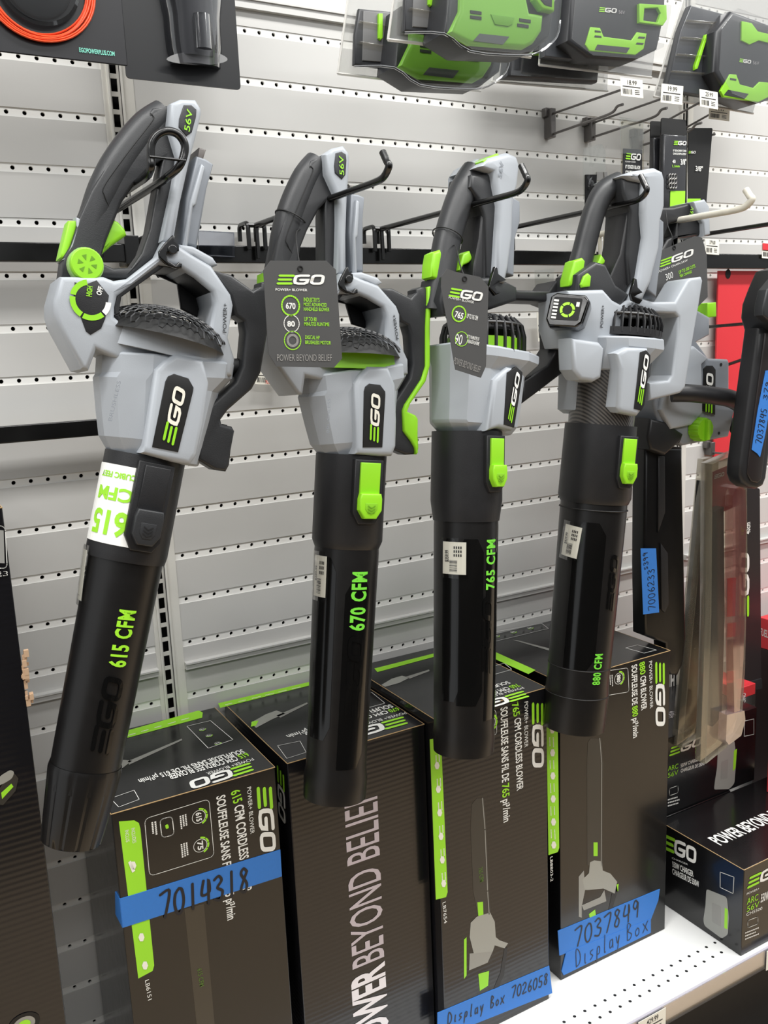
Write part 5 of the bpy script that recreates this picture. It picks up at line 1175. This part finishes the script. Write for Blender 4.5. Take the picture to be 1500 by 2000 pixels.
t = chain_pack([(1292, 230), (1340, 234), (1342, 268), (1338, 420), (1288, 425)], -.17, 'black chain package with green panel and a visible chain, nearest of the hanging group', [(1297, 262), (1342, 264), (1338, 412), (1293, 420)], ((1315, 283), (1340, 284), (1316, 275)),
 (('10" REPLACEMENT CHAIN', (1314, 296), (1340, 297), (1314, 292), WH), ('CHAINE DE REMPLACEMENT', (1314, 302), (1340, 303), (1314, 298), WH), ('3/8"', (1329, 322), (1340, 322), (1329, 311), WH), ('40', (1313, 319), (1319, 319), (1313, 312), WH), ('1.1mm', (1313, 327), (1327, 327), (1313, 322), GL)), ((1309, 373), (1338, 373), (1337, 404), (1308, 406)))
for k in range(9):
    c = at(1309 + (k % 3) * 5, 345 + (k // 3) * 9, Y=-.186); o = [c + Vector((.0035 * math.cos(a), 0, .0045 * math.sin(a))) for a in (j * math.pi / 6 for j in range(12))]
    mb = MB(); mb.tube([inv(t) @ v for v in o], .0012, 6, closed=True); mb.build('chain_link', MET, t, None, 50)

# ------------------------------------------------------------------ clear bar packages on the right
KRW = mat('card_tan', 'b59a76', .6)
Y = -.12
t = pack('guide_bar_package', [(1447, 940), (1484, 955), (1487, 1338), (1438, 1345), (1443, 1100)], Y, 0, 'black 40cm guide bar sleeve with a sideways logo, right of the clear packages', 'guide bar', mat('bar_black', '2a2627', .35))
g = lambda x, y: at(x, y, Y=Y - .001)
put_logo(t, g(1463, 1205), g(1463, 1076), g(1443, 1205)); T(t, g, '40cm', (1465, 1042), (1465, 1019), (1456, 1042), WH); T(t, g, '16"', (1453, 1043), (1453, 1028), (1447, 1043), GL)
face_poly(t, [g(1445, 1262), g(1451, 1262), g(1451, 1302), g(1445, 1302)], PAP, 'label'); pp(t, [(1440, 1340), (1488, 1325), (1489, 1345), (1440, 1352)], Y - .003, Y, 'sleeve_end', KM)
def bar_pack(Y, dep, left, label, outl, bar, red):
    t = pack('guide_bar_package', outl, Y, 0, label, 'guide bar', CLRY, 'clear guide bar packages')
    pp(t, outl, Y - dep, Y - dep + .001, 'shell_front', CLRY)
    mb = MB(); P = [at(*p, Y=Y - dep / 2) for p in outl]; I = inv(t)
    mb.tube([I @ (p + Vector((0, 0, 0))) for p in P], .0026, 8, closed=True, ry=dep / 2); mb.build('flange', clear('flange_film', (.86, .84, .77), .4, .15, .22, (.62, .58, .48)), t, None, 50)
    pp(t, bar, Y - dep + .004, Y - .004, 'guide_bar', mat('bar_steel_dark', '1a1918', .3, metal=.3), .001)
    if red: pp(t, red, Y - .003, Y - .001, 'printed_card', mat('maroon_card', '6d2127', .5))
    return t
t = bar_pack(-.20, .03, 0, 'clear clamshell guide bar package, tilted, the rear one of the pair', [(1374, 897), (1392, 893), (1385, 1100), (1366, 1380), (1357, 1432), (1322, 1456), (1345, 1200)], [(1377, 940), (1389, 940), (1378, 1200), (1360, 1410), (1334, 1430), (1352, 1220)], None)
t = bar_pack(-.26, .028, 0, 'front clear clamshell guide bar package with a rounded bubble and maroon card', [(1380, 905), (1447, 876), (1448, 1100), (1444, 1300), (1438, 1405), (1408, 1455), (1368, 1487), (1378, 1200)], [(1392, 1000), (1414, 990), (1416, 1200), (1410, 1400), (1392, 1420), (1390, 1200)], [(1392, 922), (1446, 900), (1446, 985), (1412, 1000), (1391, 1030)])
g = lambda x, y: at(x, y, Y=-.2635); put_logo(t, g(1394, 936), g(1414, 929), g(1394, 928), SIL, SIL)
mb = MB(); mb.loft([[inv(t) @ (at(x, y, Y=-.288) + Vector((0, d, 0))) for x, y in ((1416, 965), (1422, 952), (1432, 947), (1441, 955), (1443, 1000), (1438, 1280), (1430, 1388), (1420, 1388), (1416, 1200))] for d in (0, -.018)]); mb.build('bubble', clear('bubble_film', (.9, .75, .74), .45, .05, .06, (.8, .3, .3)), t, None, 30)
mb = MB(); mb.loft([[inv(t) @ (at(x, y, Y=-.288) + Vector((0, d, 0))) for x, y in ((1404, 1390), (1438, 1382), (1440, 1400), (1432, 1430), (1408, 1448), (1402, 1440))] for d in (0, -.02)]); mb.build('end_bubble', clear('bubble_film2', (.9, .84, .82), .5, .05, .1, (.8, .6, .6)), t, None, 30)
for k, (y0_, y1_, m_) in enumerate(((1130, 1205, RED), (1218, 1245, RED), (1250, 1310, KM), (1312, 1330, RED), (1335, 1385, KM))):
    pp(t, [(1421, y0_), (1438, y0_ - 2), (1436, y1_ - 2), (1420, y1_)], -.2645, -.263, 'printed_panel', m_)
scan = scan_hook(1392, 872, 884, None, 'small grey hook through the clear guide bar packages', (1446, 895)); 
# ------------------------------------------------------------------ charger cartons and red boxes
c0 = at(1447, 1868, Z=SZ); x0, y0 = c0.x, c0.y; zt = at(1450, 1697, X=x0).z
bk = at(1305, 1595, Z=zt)
t = carton('charger_carton', x0, x0 + .36, y0, bk.y - .002, SZ, zt, 'black charger carton on the shelf front with POWER BEYOND printed on its lid', group='charger cartons')
gl = lambda x, y: at(x, y, X=x0); gt = lambda x, y: at(x, y, Z=zt); gf = lambda x, y: at(x, y, Y=y0)
put_logo(t, gl(1296, 1658), gl(1362, 1689), gl(1302, 1630)); T(t, gl, '550W CHARGER', (1314, 1693), (1355, 1713), (1314, 1682)); T(t, gl, 'CHARGEUR DE 550W', (1314, 1707), (1366, 1733), (1314, 1696)); T(t, gl, 'CHARGER', (1313, 1677), (1344, 1690), (1313, 1674), bold=0)
face_line(t, [gl(*p) for p in ((1407, 1703), (1434, 1713), (1432, 1745), (1407, 1733))], .0012, WH, 'code_frame', closed=True)
face_poly(t, fillet([gl(*p) for p in ((1380, 1736), (1420, 1752), (1424, 1790), (1422, 1825), (1410, 1833), (1376, 1808), (1374, 1796), (1378, 1770))], .006), mat('picture_grey', 'a5a5a0', .35), 'picture_charger', .0005)
face_poly(t, fillet([gl(*p) for p in ((1391, 1762), (1408, 1770), (1408, 1810), (1391, 1800))], .003), FADE2, 'picture_detail', .0007); face_poly(t, [gl(*p) for p in ((1416, 1772), (1422, 1776), (1421, 1815), (1415, 1812))], GL, 'picture_accent', .0007)
T(t, gt, 'POWER BEYOND BELIEF', (1408, 1652), (1560, 1582), (1384, 1636), WH, .02)
put_logo(t, gf(1458, 1737), gf(1530, 1702), gf(1463, 1713)); T(t, gf, 'POWER+', (1458, 1748), (1482, 1737), (1458, 1744), bold=0); T(t, gf, 'ARC', (1458, 1767), (1480, 1757), (1459, 1755), GL, 0); T(t, gf, '56V', (1458, 1781), (1482, 1770), (1459, 1770), GL, 0)
T(t, gf, '550W CHARGER', (1485, 1763), (1530, 1742), (1485, 1747)); T(t, gf, 'CH5500', (1457, 1789), (1488, 1776), (1458, 1783), bold=0)
face_line(t, fillet([gf(*p) for p in ((1460, 1798), (1480, 1790), (1480, 1804), (1460, 1812))], .004), .001, WH, 'battery_icon', closed=True); lines(t, gf, 1455, 1822, 0, 6, 3, (28, -11), .0026)
# rear charger carton standing on another carton of the same height
t = carton('charger_carton', x0 - .055, x0 + .225, bk.y + .001, -.014, SZ, zt, 'black carton behind the front charger carton, supporting the upper one', group='charger cartons', edge=False)
zu = at(1310, 1440, Y=bk.y + .003).z
t = carton('charger_carton', x0 - .054, at(1474, 1500, Y=bk.y + .003).x, bk.y + .003, -.016, zt + .001, zu, 'black charger carton stacked behind with a printed grey charger, below the clear packages', group='charger cartons', edge=False)
gb = lambda x, y: at(x, y, Y=bk.y + .003)
put_logo(t, gb(1306, 1478), gb(1370, 1454), gb(1309, 1460)); T(t, gb, 'ARC', (1304, 1506), (1324, 1500), (1304, 1497), GL, 0); T(t, gb, '56V', (1304, 1519), (1324, 1512), (1304, 1510), GL, 0); T(t, gb, '550W CHARGER', (1329, 1499), (1366, 1485), (1329, 1492)); T(t, gb, 'CHARGEUR DE 550W', (1329, 1509), (1376, 1494), (1329, 1502))
face_line(t, fillet([gb(*p) for p in ((1307, 1540), (1324, 1534), (1324, 1548), (1307, 1554))], .004), .0011, WH, 'battery_icon', closed=True); lines(t, gb, 1304, 1562, 0, 6, 3, (24, -7), .003)
face_poly(t, fillet([gb(*p) for p in ((1402, 1462), (1434, 1446), (1438, 1480), (1434, 1530), (1424, 1541), (1394, 1542), (1396, 1525), (1400, 1500))], .006), mat('picture_grey', 'a5a5a0', .35), 'picture_charger', .0005)
face_poly(t, fillet([gb(*p) for p in ((1408, 1488), (1422, 1482), (1420, 1520), (1407, 1522))], .003), FADE2, 'picture_detail', .0007); face_poly(t, [gb(*p) for p in ((1433, 1466), (1439, 1462), (1436, 1500), (1431, 1506))], GL, 'picture_accent', .0007)
face_line(t, [gb(*p) for p in ((1454, 1408), (1472, 1404), (1472, 1434), (1453, 1438))], .0014, WH, 'code_frame', closed=True)
T(t, lambda x, y: at(x, y, Z=zu), 'POWER BEYOND', (1262, 1420), (1330, 1396), (1258, 1408), SIL, .01)
t = carton('red_box', at(1440, 1385, Y=-.16).x, at(1474, 1385, Y=-.16).x, -.16, -.05, zu + .0005, at(1450, 1343, Y=-.16).z, 'small red box lying behind the hanging guide bar packages', 'box', RED, edge=False)
T(t, lambda x, y: at(x, y, Y=-.1605), 'BEYOND', (1456, 1385), (1456, 1352), (1448, 1385))
za = at(1481, 1205, Y=-.05); zb = at(1483, 1262, Y=-.05)
t = carton('dark_box', za.x, za.x + .3, -.30, -.05, SZ, zb.z, 'dark box at the right edge under the bright red box', 'box', mat('dark_red_carton', '231012', .35), edge=False)
t = carton('red_tool_box', za.x, za.x + .3, -.30, -.05, zb.z + .0005, za.z, 'bright red box with white lettering at the right edge, on a dark box', 'box', RED, edge=False)
gx = lambda x, y: at(x, y, X=za.x)
T(t, gx, 'FUEL', (1484, 1240), (1500, 1246), (1485, 1226), WH)
P_ = at(1497, 1547, Z=zt)
t = carton('red_tool_box', P_.x, P_.x + .12, P_.y - .1, P_.y, zt + .0008, at(1494, 1300, Y=P_.y).z, 'red box standing on the charger carton, cut off by the right edge', 'box', RED, edge=False)

# ------------------------------------------------------------------ string trimmer carton at the left
t = carton('trimmer_carton', -.80, -.4735, -.287, -.03, SZ, 1.383, 'tall scuffed black carton picturing a string trimmer, cut off by the left edge', material=CORR)
g = lambda x, y: at(x, y, Y=-.2875)
face_line(t, fillet([g(*p) for p in ((-40, 1022), (10, 1028), (14, 1110), (-40, 1108))], .006), .001, WH, 'code_frame', closed=True)
face_poly(t, [g(*p) for p in ((-36, 1032), (7, 1036), (9, 1100), (-36, 1098))], mat('worn_print', '9b9b98', .5), 'worn_code_patch')
T(t, g, 'ST1623', (-60, 1128), (15, 1125), (-60, 1118), WH, .0); T(t, g, '03', (-2, 1128), (14, 1125), (-2, 1118), KI, 0)
for s, (a, b) in (('picture_shaft', ((8, 2010), (58, 1700))),): face_line(t, [g(*a), g(*b)], .010, mat('shaft_grey', '55534e', .3), s)
face_line(t, [g(6, 2010), g(55, 1705)], .002, FADE2, 'shaft_highlight', .0009); face_line(t, [g(-2, 1665), g(29, 1600)], .0024, FADE2, 'picture_shaft', .0006)
face_line(t, [g(51, 1750), g(58, 1751)], .003, mat('yellow_ink', 'd8a417', .4), 'yellow_mark', .0012)
face_poly(t, fillet([g(*p) for p in ((0, 1515), (20, 1503), (28, 1507), (24, 1520), (4, 1532), (-10, 1535))], .004), mat('picture_grey', 'a5a5a0', .35), 'picture_battery', .0006)
face_poly(t, [g(*p) for p in ((4, 1532), (28, 1510), (36, 1520), (30, 1545), (6, 1572), (-10, 1570), (-4, 1545))], FADE, 'picture_motor', .0005); face_poly(t, [g(*p) for p in ((2, 1548), (22, 1530), (26, 1536), (4, 1560))], GL, 'picture_accent', .0008)
mb = MB(); c = g(47, 2000)
for r_, nm, mm in ((.020, 'picture_wheel', KI), (.014, 'picture_wheel_rim', FADE2), (.008, 'picture_wheel_hub', GL)):
    face_poly(t, [c + Vector((r_ * math.cos(a), 0, r_ * .8 * math.sin(a))) for a in (j * math.pi / 10 for j in range(20))], mm, nm, .0006 + (.02 - r_) * .05)
mb = MB()
for (x, y) in ((51, 1288), (49, 1315), (53, 1330), (58, 1362)):
    c = at(x, y, Y=-.287); 
    for k in range(7):
        p = c + Vector((random.uniform(-.004, .003), random.uniform(0, .004), random.uniform(-.008, .008))); s_ = random.uniform(.0012, .0028); mb.box(p.x - s_, p.x + s_, p.y - s_, p.y + s_, p.z - s_ * 1.6, p.z + s_ * 1.6)
mb.build('torn_edge', mat('torn_card', 'c9a98a', .9), t, inv(t), 0)

# ------------------------------------------------------------------ top left packages
YL_ = -.20
x1 = at(243, 60, Y=YL_).x; zb_ = at(120, 115, Y=YL_).z
t = empty('trimmer_line_package', (x1 - .1, YL_, zb_), 'black card package with coiled orange trimmer line, top left corner', 'trimmer line')
mb = MB(); mb.box(x1 - .30, x1, YL_ - .0015, YL_ + .0015, zb_, zb_ + .30); mb.build('backing_card', mat('card_charcoal', '17171b', .35), t, inv(t), bevel=.001)
c = at(75, -35, Y=YL_ - .01); random.seed(3); OR = mat('orange_line', 'f0552f', .35)
mb = MB()
for k in range(9):
    r = .066 - (k % 5) * .0021 + random.uniform(-.001, .001); yy = -.004 - (k // 5) * .003; ph = random.uniform(0, 6)
    mb.tube([inv(t) @ Vector((c.x + (r + .0008 * math.sin(3 * a + ph)) * math.cos(a), YL_ + yy, c.z + (r + .0008 * math.sin(3 * a + ph)) * math.sin(a))) for a in (j * math.pi / 24 for j in range(48))], .0013, 6, closed=True)
o = mb.build('line_coil', OR, t, None, 60)
mb = MB(); mb.tube([(x1 - .30, YL_ - .002, zb_), (x1, YL_ - .002, zb_)], .0001, 4)
for nm, r, dep, mm in (('bubble', .050, .012, clear('coil_shell', (.6, .6, .6), .4)), ('spool', .040, .008, mat('spool_dark', '38393b', .3)), ('spool_cap', .017, .011, GR)):
    mb = MB(); mb.loft([[inv(t) @ Vector((c.x + r * k_ * math.cos(a), YL_ - y_, c.z + r * k_ * math.sin(a))) for a in (j * math.pi / 20 for j in range(40))] for y_, k_ in ((.0, 1), (dep * .8, .98), (dep, .9))]); mb.build(nm, mm, t, None, 30)
g = lambda x, y: at(x, y, Y=YL_ - .002)
put_text(t, 'EGOPOWERPLUS.COM', g(155, 102), g(224, 110), g(156, 93), mat('mint_ink', '7fd6c0', .5), bold=.02)
YN = -.12; a = at(247, 152, Y=YN); b = at(470, 170, Y=YN); 
t = empty('nozzle_package', ((a.x + b.x) / 2, YN, a.z), 'black card package with a clear domed shell, right of the orange trimmer line', 'nozzle')
plate('backing_card', [(a.x, a.z), (b.x, a.z), (b.x, a.z + .3), (a.x, a.z + .3)], YN, YN + .003, mat('card_navy', '0e0f13', .35), t, 0, .006, inv(t))
rows = []
for k in range(7):
    z = a.z + .024 + k * .02; wx = (.036, .04, .041, .041, .044, .047, .05)[k]; cx = at(385, 60, Y=YN - .02).x
    rows.append([inv(t) @ Vector((cx + wx * math.cos(u), YN - .001 - (.032 + .001 * k) * math.sin(u), z + (0 if k else -.004 * math.sin(u)))) for u in (j * math.pi / 16 for j in range(17))])
mb = MB(); mb.loft(rows); mb.build('shell', clear('shell_film', (.62, .62, .64), .5, .08), t, None, 30)
mb = MB(); mb.loft([[inv(t) @ Vector((cx + .030 * math.cos(u), YN - .006 - .02 * math.sin(u), z)) for u in (j * math.pi / 12 for j in range(13))] for z in (a.z + .034, a.z + .2)]); mb.build('nozzle', mat('nozzle_grey', '4e4f52', .3), t, None, 30)
mb = MB(); mb.loft([[inv(t) @ Vector((cx + .004 + .012 * math.cos(u), YN - .030 - .010 * math.sin(u), z)) for u in (j * math.pi / 10 for j in range(11))] for z in (a.z + .04, a.z + .085)]); mb.build('shell_rib', clear('shell_film2', (.7, .7, .72), .6, .08), t, None, 30)
mb = MB(); ov = [at(x, y, Y=YN - .02) for x, y in ((325, 116), (345, 105), (385, 101), (425, 104), (444, 114), (436, 122), (400, 127), (350, 124))]; mb.add([inv(t) @ p for p in bez(ov, 3, True)], [tuple(range(24))]); mb.build('shell_base', clear('shell_film3', (.55, .55, .56), .3, .2, .5, (.5, .5, .5)), t, None, 0)

# ------------------------------------------------------------------ battery packages, top right
BG = mat('battery_green', '86c440', .4); BK = mat('battery_black', '2c2d30', .4)
TRAY = mat('tray_grey', '6b6b6b', .35)
def package(cardpts, Y, dep, label, sh=(0, 0)):
    S = lambda pts: [(x + sh[0], y + sh[1]) for x, y in pts]
    P = [at(*p, Y=Y) for p in S(cardpts)]; c = sum(P, Vector()) / 4; t = empty('battery_package', c, label, 'battery package', 'clear battery packages on the top row')
    plate('clear_card', [(p.x, p.z) for p in P], Y, Y + .0015, clear('pack_film', (.90, .90, .89), .35, .08, .10, (.85, .84, .82)), t, 0, 0, inv(t))
    mb = MB(); I = inv(t); mb.tube([I @ (P[0] + Vector((0, -.001, 0))), I @ (P[1] + Vector((0, -.001, 0)))], .0022, 6); mb.tube([I @ (P[0] + Vector((0, -.001, 0))), I @ (P[3] + Vector((0, -.001, 0)))], .0018, 6)
    mb.build('card_rim', clear('rim_white', (.9, .9, .88), .5, .1, .5, (.9, .88, .84)), t, None, 50)
    return t, S
def bat_green(cardY, dep, label, sh, k=1):
    t, S = package([(757, 78), (1036, 112), (1110, -60), (780, -90)], cardY, dep, label, sh)
    f = cardY - dep
    pp(t, S([(790, 60), (860, 68), (895, 40), (905, -40), (800, -50), (792, 0)]), cardY - .012, cardY - .002, 'tray', BK, .003)
    pp(t, S([(806, 52), (856, 56), (874, 36), (880, -40), (808, -45)]), cardY - .0135, cardY - .010, 'tray_window', TRAY, .001)
    for k_ in range(2): pp(t, S([(802, 14 - k_ * 40), (874, 26 - k_ * 40), (874, 29 - k_ * 40), (802, 17 - k_ * 40)]), cardY - .018, cardY - .013, 'tray_rib', CLRY, .001)
    pp(t, S([(838, -40), (846, -40), (846, 8), (842, 12), (838, 8)]), cardY - .018, cardY - .0125, 'release_strip', GR, .001)
    pp(t, S([(875, 60), (925, 92), (1046, 98), (1082, 70), (1090, 20), (1092, -60), (890, -60)]), f + .008, cardY - .002, 'battery_body', BK, .006, ref=f)
    pp(t, S([(880, 62), (920, 86), (1026, 94), (1044, 84), (1060, 60), (1063, 28), (1036, 24), (1030, -5), (1000, -50), (902, -50), (900, 20)]), f, f + .03, 'green_cover', BG, .006, ref=f)
    for x, y in ((918, 20), (918, 30), (1014, 36), (1010, 46)): pp(t, S([(x, y), (x + 22, y + 3), (x + 22, y + 9), (x, y + 6)]), f - .0008, f + .002, 'vent', KM, 0, ref=f)
    pp(t, S([(958, 28), (1004, 34), (1000, 48), (992, 52), (966, 48)]), f - .0012, f + .002, 'cover_recess', mat('battery_green_dark', '76b236', .45), .0005, ref=f)
    pp(t, S([(936, 66), (994, 72), (982, 87), (924, 80)]), f - .001, f + .002, 'data_label', mat('data_plate', '55585a', .4), 0, ref=f)
    pp(t, S([(1045, -30), (1082, -30), (1080, 24), (1056, 20), (1042, 0)]), f - .004, f + .01, 'latch', GR, .003, ref=f); pp(t, S([(1051, -30), (1076, -30), (1074, 16), (1060, 12), (1050, 0)]), f - .0048, f, 'latch_recess', KM, .001, ref=f)
    pp(t, S([(868, 66), (918, 98), (1010, 106), (1052, 100), (1086, 72), (1098, -60), (870, -60)]), f - .006, f - .005, 'clear_shell', CLR, 0, ref=f)
    mb = MB(); pts_ = [at(x, y, Y=f - .006) for x, y in S([(790, 64), (868, 66), (918, 100), (1010, 108), (1052, 102), (1086, 74), (1094, 40)])]; mb.tube([inv(t) @ p for p in bez(pts_, 3)], .0016, 6); mb.build('shell_edge', clear('edge_glint', (.85, .85, .85), .7, .05), t, None, 50)
    return t
bat_green(-.17, .07, 'clear package with a large green battery, partly hidden behind the nearer green one', (-98, 66))
bat_green(-.30, .07, 'clear package with a large green battery, nearest of the top row', (0, 0))
def bat_black(Y, dep, card, body, trim, inner, ringo, ringi, lg, label, tray=None):
    t, S = package(card, Y, dep, label); f = Y - dep
    if tray:
        pp(t, tray, Y - .02, Y - .004, 'tray', mat('tray_dark', '3a3c40', .3), .002)
    pp(t, body, f, Y - .002, 'battery_body', BK, .008, ref=f)
    pp(t, trim, f - .002, f + .004, 'green_trim', GR, .0015, ref=f)
    for q_ in inner: pp(t, q_, f - .0028, f, 'trim_slot', BK, 0, ref=f)
    if ringo: plate('latch', [[(v.x, v.z) for v in (at(*p, Y=f) for p in lp)] for lp in (ringo, ringi)], f - .006, f + .004, GR, t, .001, 0, inv(t))
    pp(t, [(x, y) for x, y in body], f - .012, f - .011, 'clear_shell', clear('front_film', (.97, .97, .97), .13, .08), 0, ref=f)
    g = lambda x, y: at(x, y, Y=f - .0005); put_logo(t, g(*lg[0]), g(*lg[1]), g(*lg[2]))
    T(t, g, '56V', (lg[1][0] + 4, lg[1][1] + .5), (lg[1][0] + 16, lg[1][1] + 2), (lg[1][0] + 4, lg[1][1] - 6), SIL, 0)
    return t
bat_black(-.14, .05, [(1052, 127), (1272, 152), (1300, -60), (1070, -80)], [(1108, 80), (1150, 112), (1240, 118), (1286, 96), (1300, 30), (1304, -40), (1120, -60)],
 [(1152, 53), (1171, 55), (1178, 72), (1232, 79), (1243, 63), (1262, 66), (1256, 96), (1240, 108), (1150, 100), (1142, 88)], [[(1160, 60), (1170, 61), (1172, 64), (1160, 63)], [(1160, 70), (1172, 71), (1173, 74), (1159, 73)], [(1246, 72), (1258, 73), (1257, 76), (1244, 75)], [(1242, 84), (1255, 85), (1254, 88), (1240, 87)], [(1165, 88), (1228, 94), (1222, 104), (1160, 98)]],
 [(1244, 9), (1297, 12), (1298, 40), (1290, 52), (1244, 46)], [(1254, 18), (1280, 17), (1286, 28), (1280, 46), (1252, 42)], ((1169, 23), (1204, 26), (1170, 14)), 'clear package with a black battery and green trim, its base nearest the white price tag', [(1064, 110), (1120, 116), (1110, -60), (1066, -60)])
bat_black(-.075, .03, [(960, 160), (1186, 178), (1190, 60), (980, 40)], [(990, 150), (1170, 160), (1180, 70), (1000, 60)], [(1000, 100), (1060, 104), (1060, 110), (1000, 106)], [], None, None, ((1010, 96), (1040, 98), (1010, 90)), 'clear package with a black battery wedged behind the green and the black ones')
bat_black(-.13, .05, [(1276, 189), (1470, 222), (1540, -20), (1342, -30)], [(1395, 140), (1420, 185), (1470, 205), (1520, 190), (1540, 60), (1430, 20), (1400, 60)],
 [(1424, 145), (1437, 146), (1444, 165), (1470, 172), (1482, 160), (1505, 162), (1500, 190), (1480, 200), (1412, 190), (1406, 178)], [[(1424, 153), (1436, 155), (1436, 158), (1424, 156)], [(1420, 176), (1460, 184), (1452, 194), (1412, 186)]],
 None, None, ((1443, 121), (1466, 125), (1444, 114)), 'tilted clear package at the top right corner with a black and green battery', [(1302, 175), (1392, 190), (1420, 130), (1425, 30), (1350, 10), (1330, 60)])
t = bpy.data.objects['battery_package.004'] if 'battery_package.004' in bpy.data.objects else None
if t:
    pp(t, [(1379, 67), (1384, 66), (1363, 134), (1358, 136), (1358, 128)], -.156, -.148, 'release_strip', GR, .001)
    for k in range(4): pp(t, [(1344 - k * 10, 38 + k * 33), (1424 - k * 10, 44 + k * 33), (1424 - k * 10, 47 + k * 33), (1344 - k * 10, 41 + k * 33)], -.158, -.152, 'tray_rib', CLRY, .001)
    pp(t, [(1447, 42), (1466, 46), (1478, 62), (1520, 72), (1520, 90), (1480, 80), (1462, 88), (1446, 80)], -.183, -.177, 'green_trim', GR, .001, ref=-.18)

# ------------------------------------------------------------------ sub-parts go under the part they sit on
UNDER = {'handwriting': 'painters_tape', 'print': 'label', 'price': 'label', 'label_sleeve': 'price_label', 'logo_bars': 'badge', 'logo_letters': 'badge',
 'chevron_mark': 'latch_pad', 'latch_strip': 'latch_pad', 'latch_button': 'latch_pad', 'latch_recess': 'latch', 'speed_dial': 'dial_bezel', 'dial_mark': 'dial_bezel',
 'screen': 'display_pod', 'screen_gauge': 'display_pod', 'screen_icon': 'display_pod', 'embossed_logo': 'blower_tube', 'gloss_panel': 'blower_tube', 'cap_grip': 'oil_cap',
 'latch_screw': 'battery_latch', 'trim_slot': 'green_trim', 'tray_rib': 'tray', 'tray_window': 'tray', 'cover_recess': 'green_cover', 'vent': 'green_cover', 'data_label': 'green_cover',
 'gauge_ring': 'gauge_arc', 'battery_dot': 'battery_icon', 'dial_scale': 'control_panel', 'dial_scale_end': 'control_panel', 'turbo_rim': 'turbo_button', 'cage_ring': 'fan_grill',
 'grill_shade': 'fan_grill', 'cover_ridge': 'bar_cover', 'rail_rib': 'battery_rail', 'shell_rib': 'shell', 'chain_link': 'bubble', 'picture_detail': 'picture_charger', 'shaft_highlight': 'picture_shaft', 'stand_clip': 'rear_stand', 'green_edge': 'rear_stand', 'flap_edge': 'carton'}
base = lambda o: o.name.split('.')[0]
for i, o in enumerate(ORDER):
    p = o.parent
    if p is None or p.type != 'EMPTY' or base(o) not in UNDER: continue
    want = UNDER[base(o)]; alt = {'label': ('price_label', 'label'), 'latch': ('latch_pad', 'latch')}.get(want, (want,))
    for c in ORDER[i - 1::-1] if i else []:
        if c.parent == p and base(c) in alt: o.parent = c; break
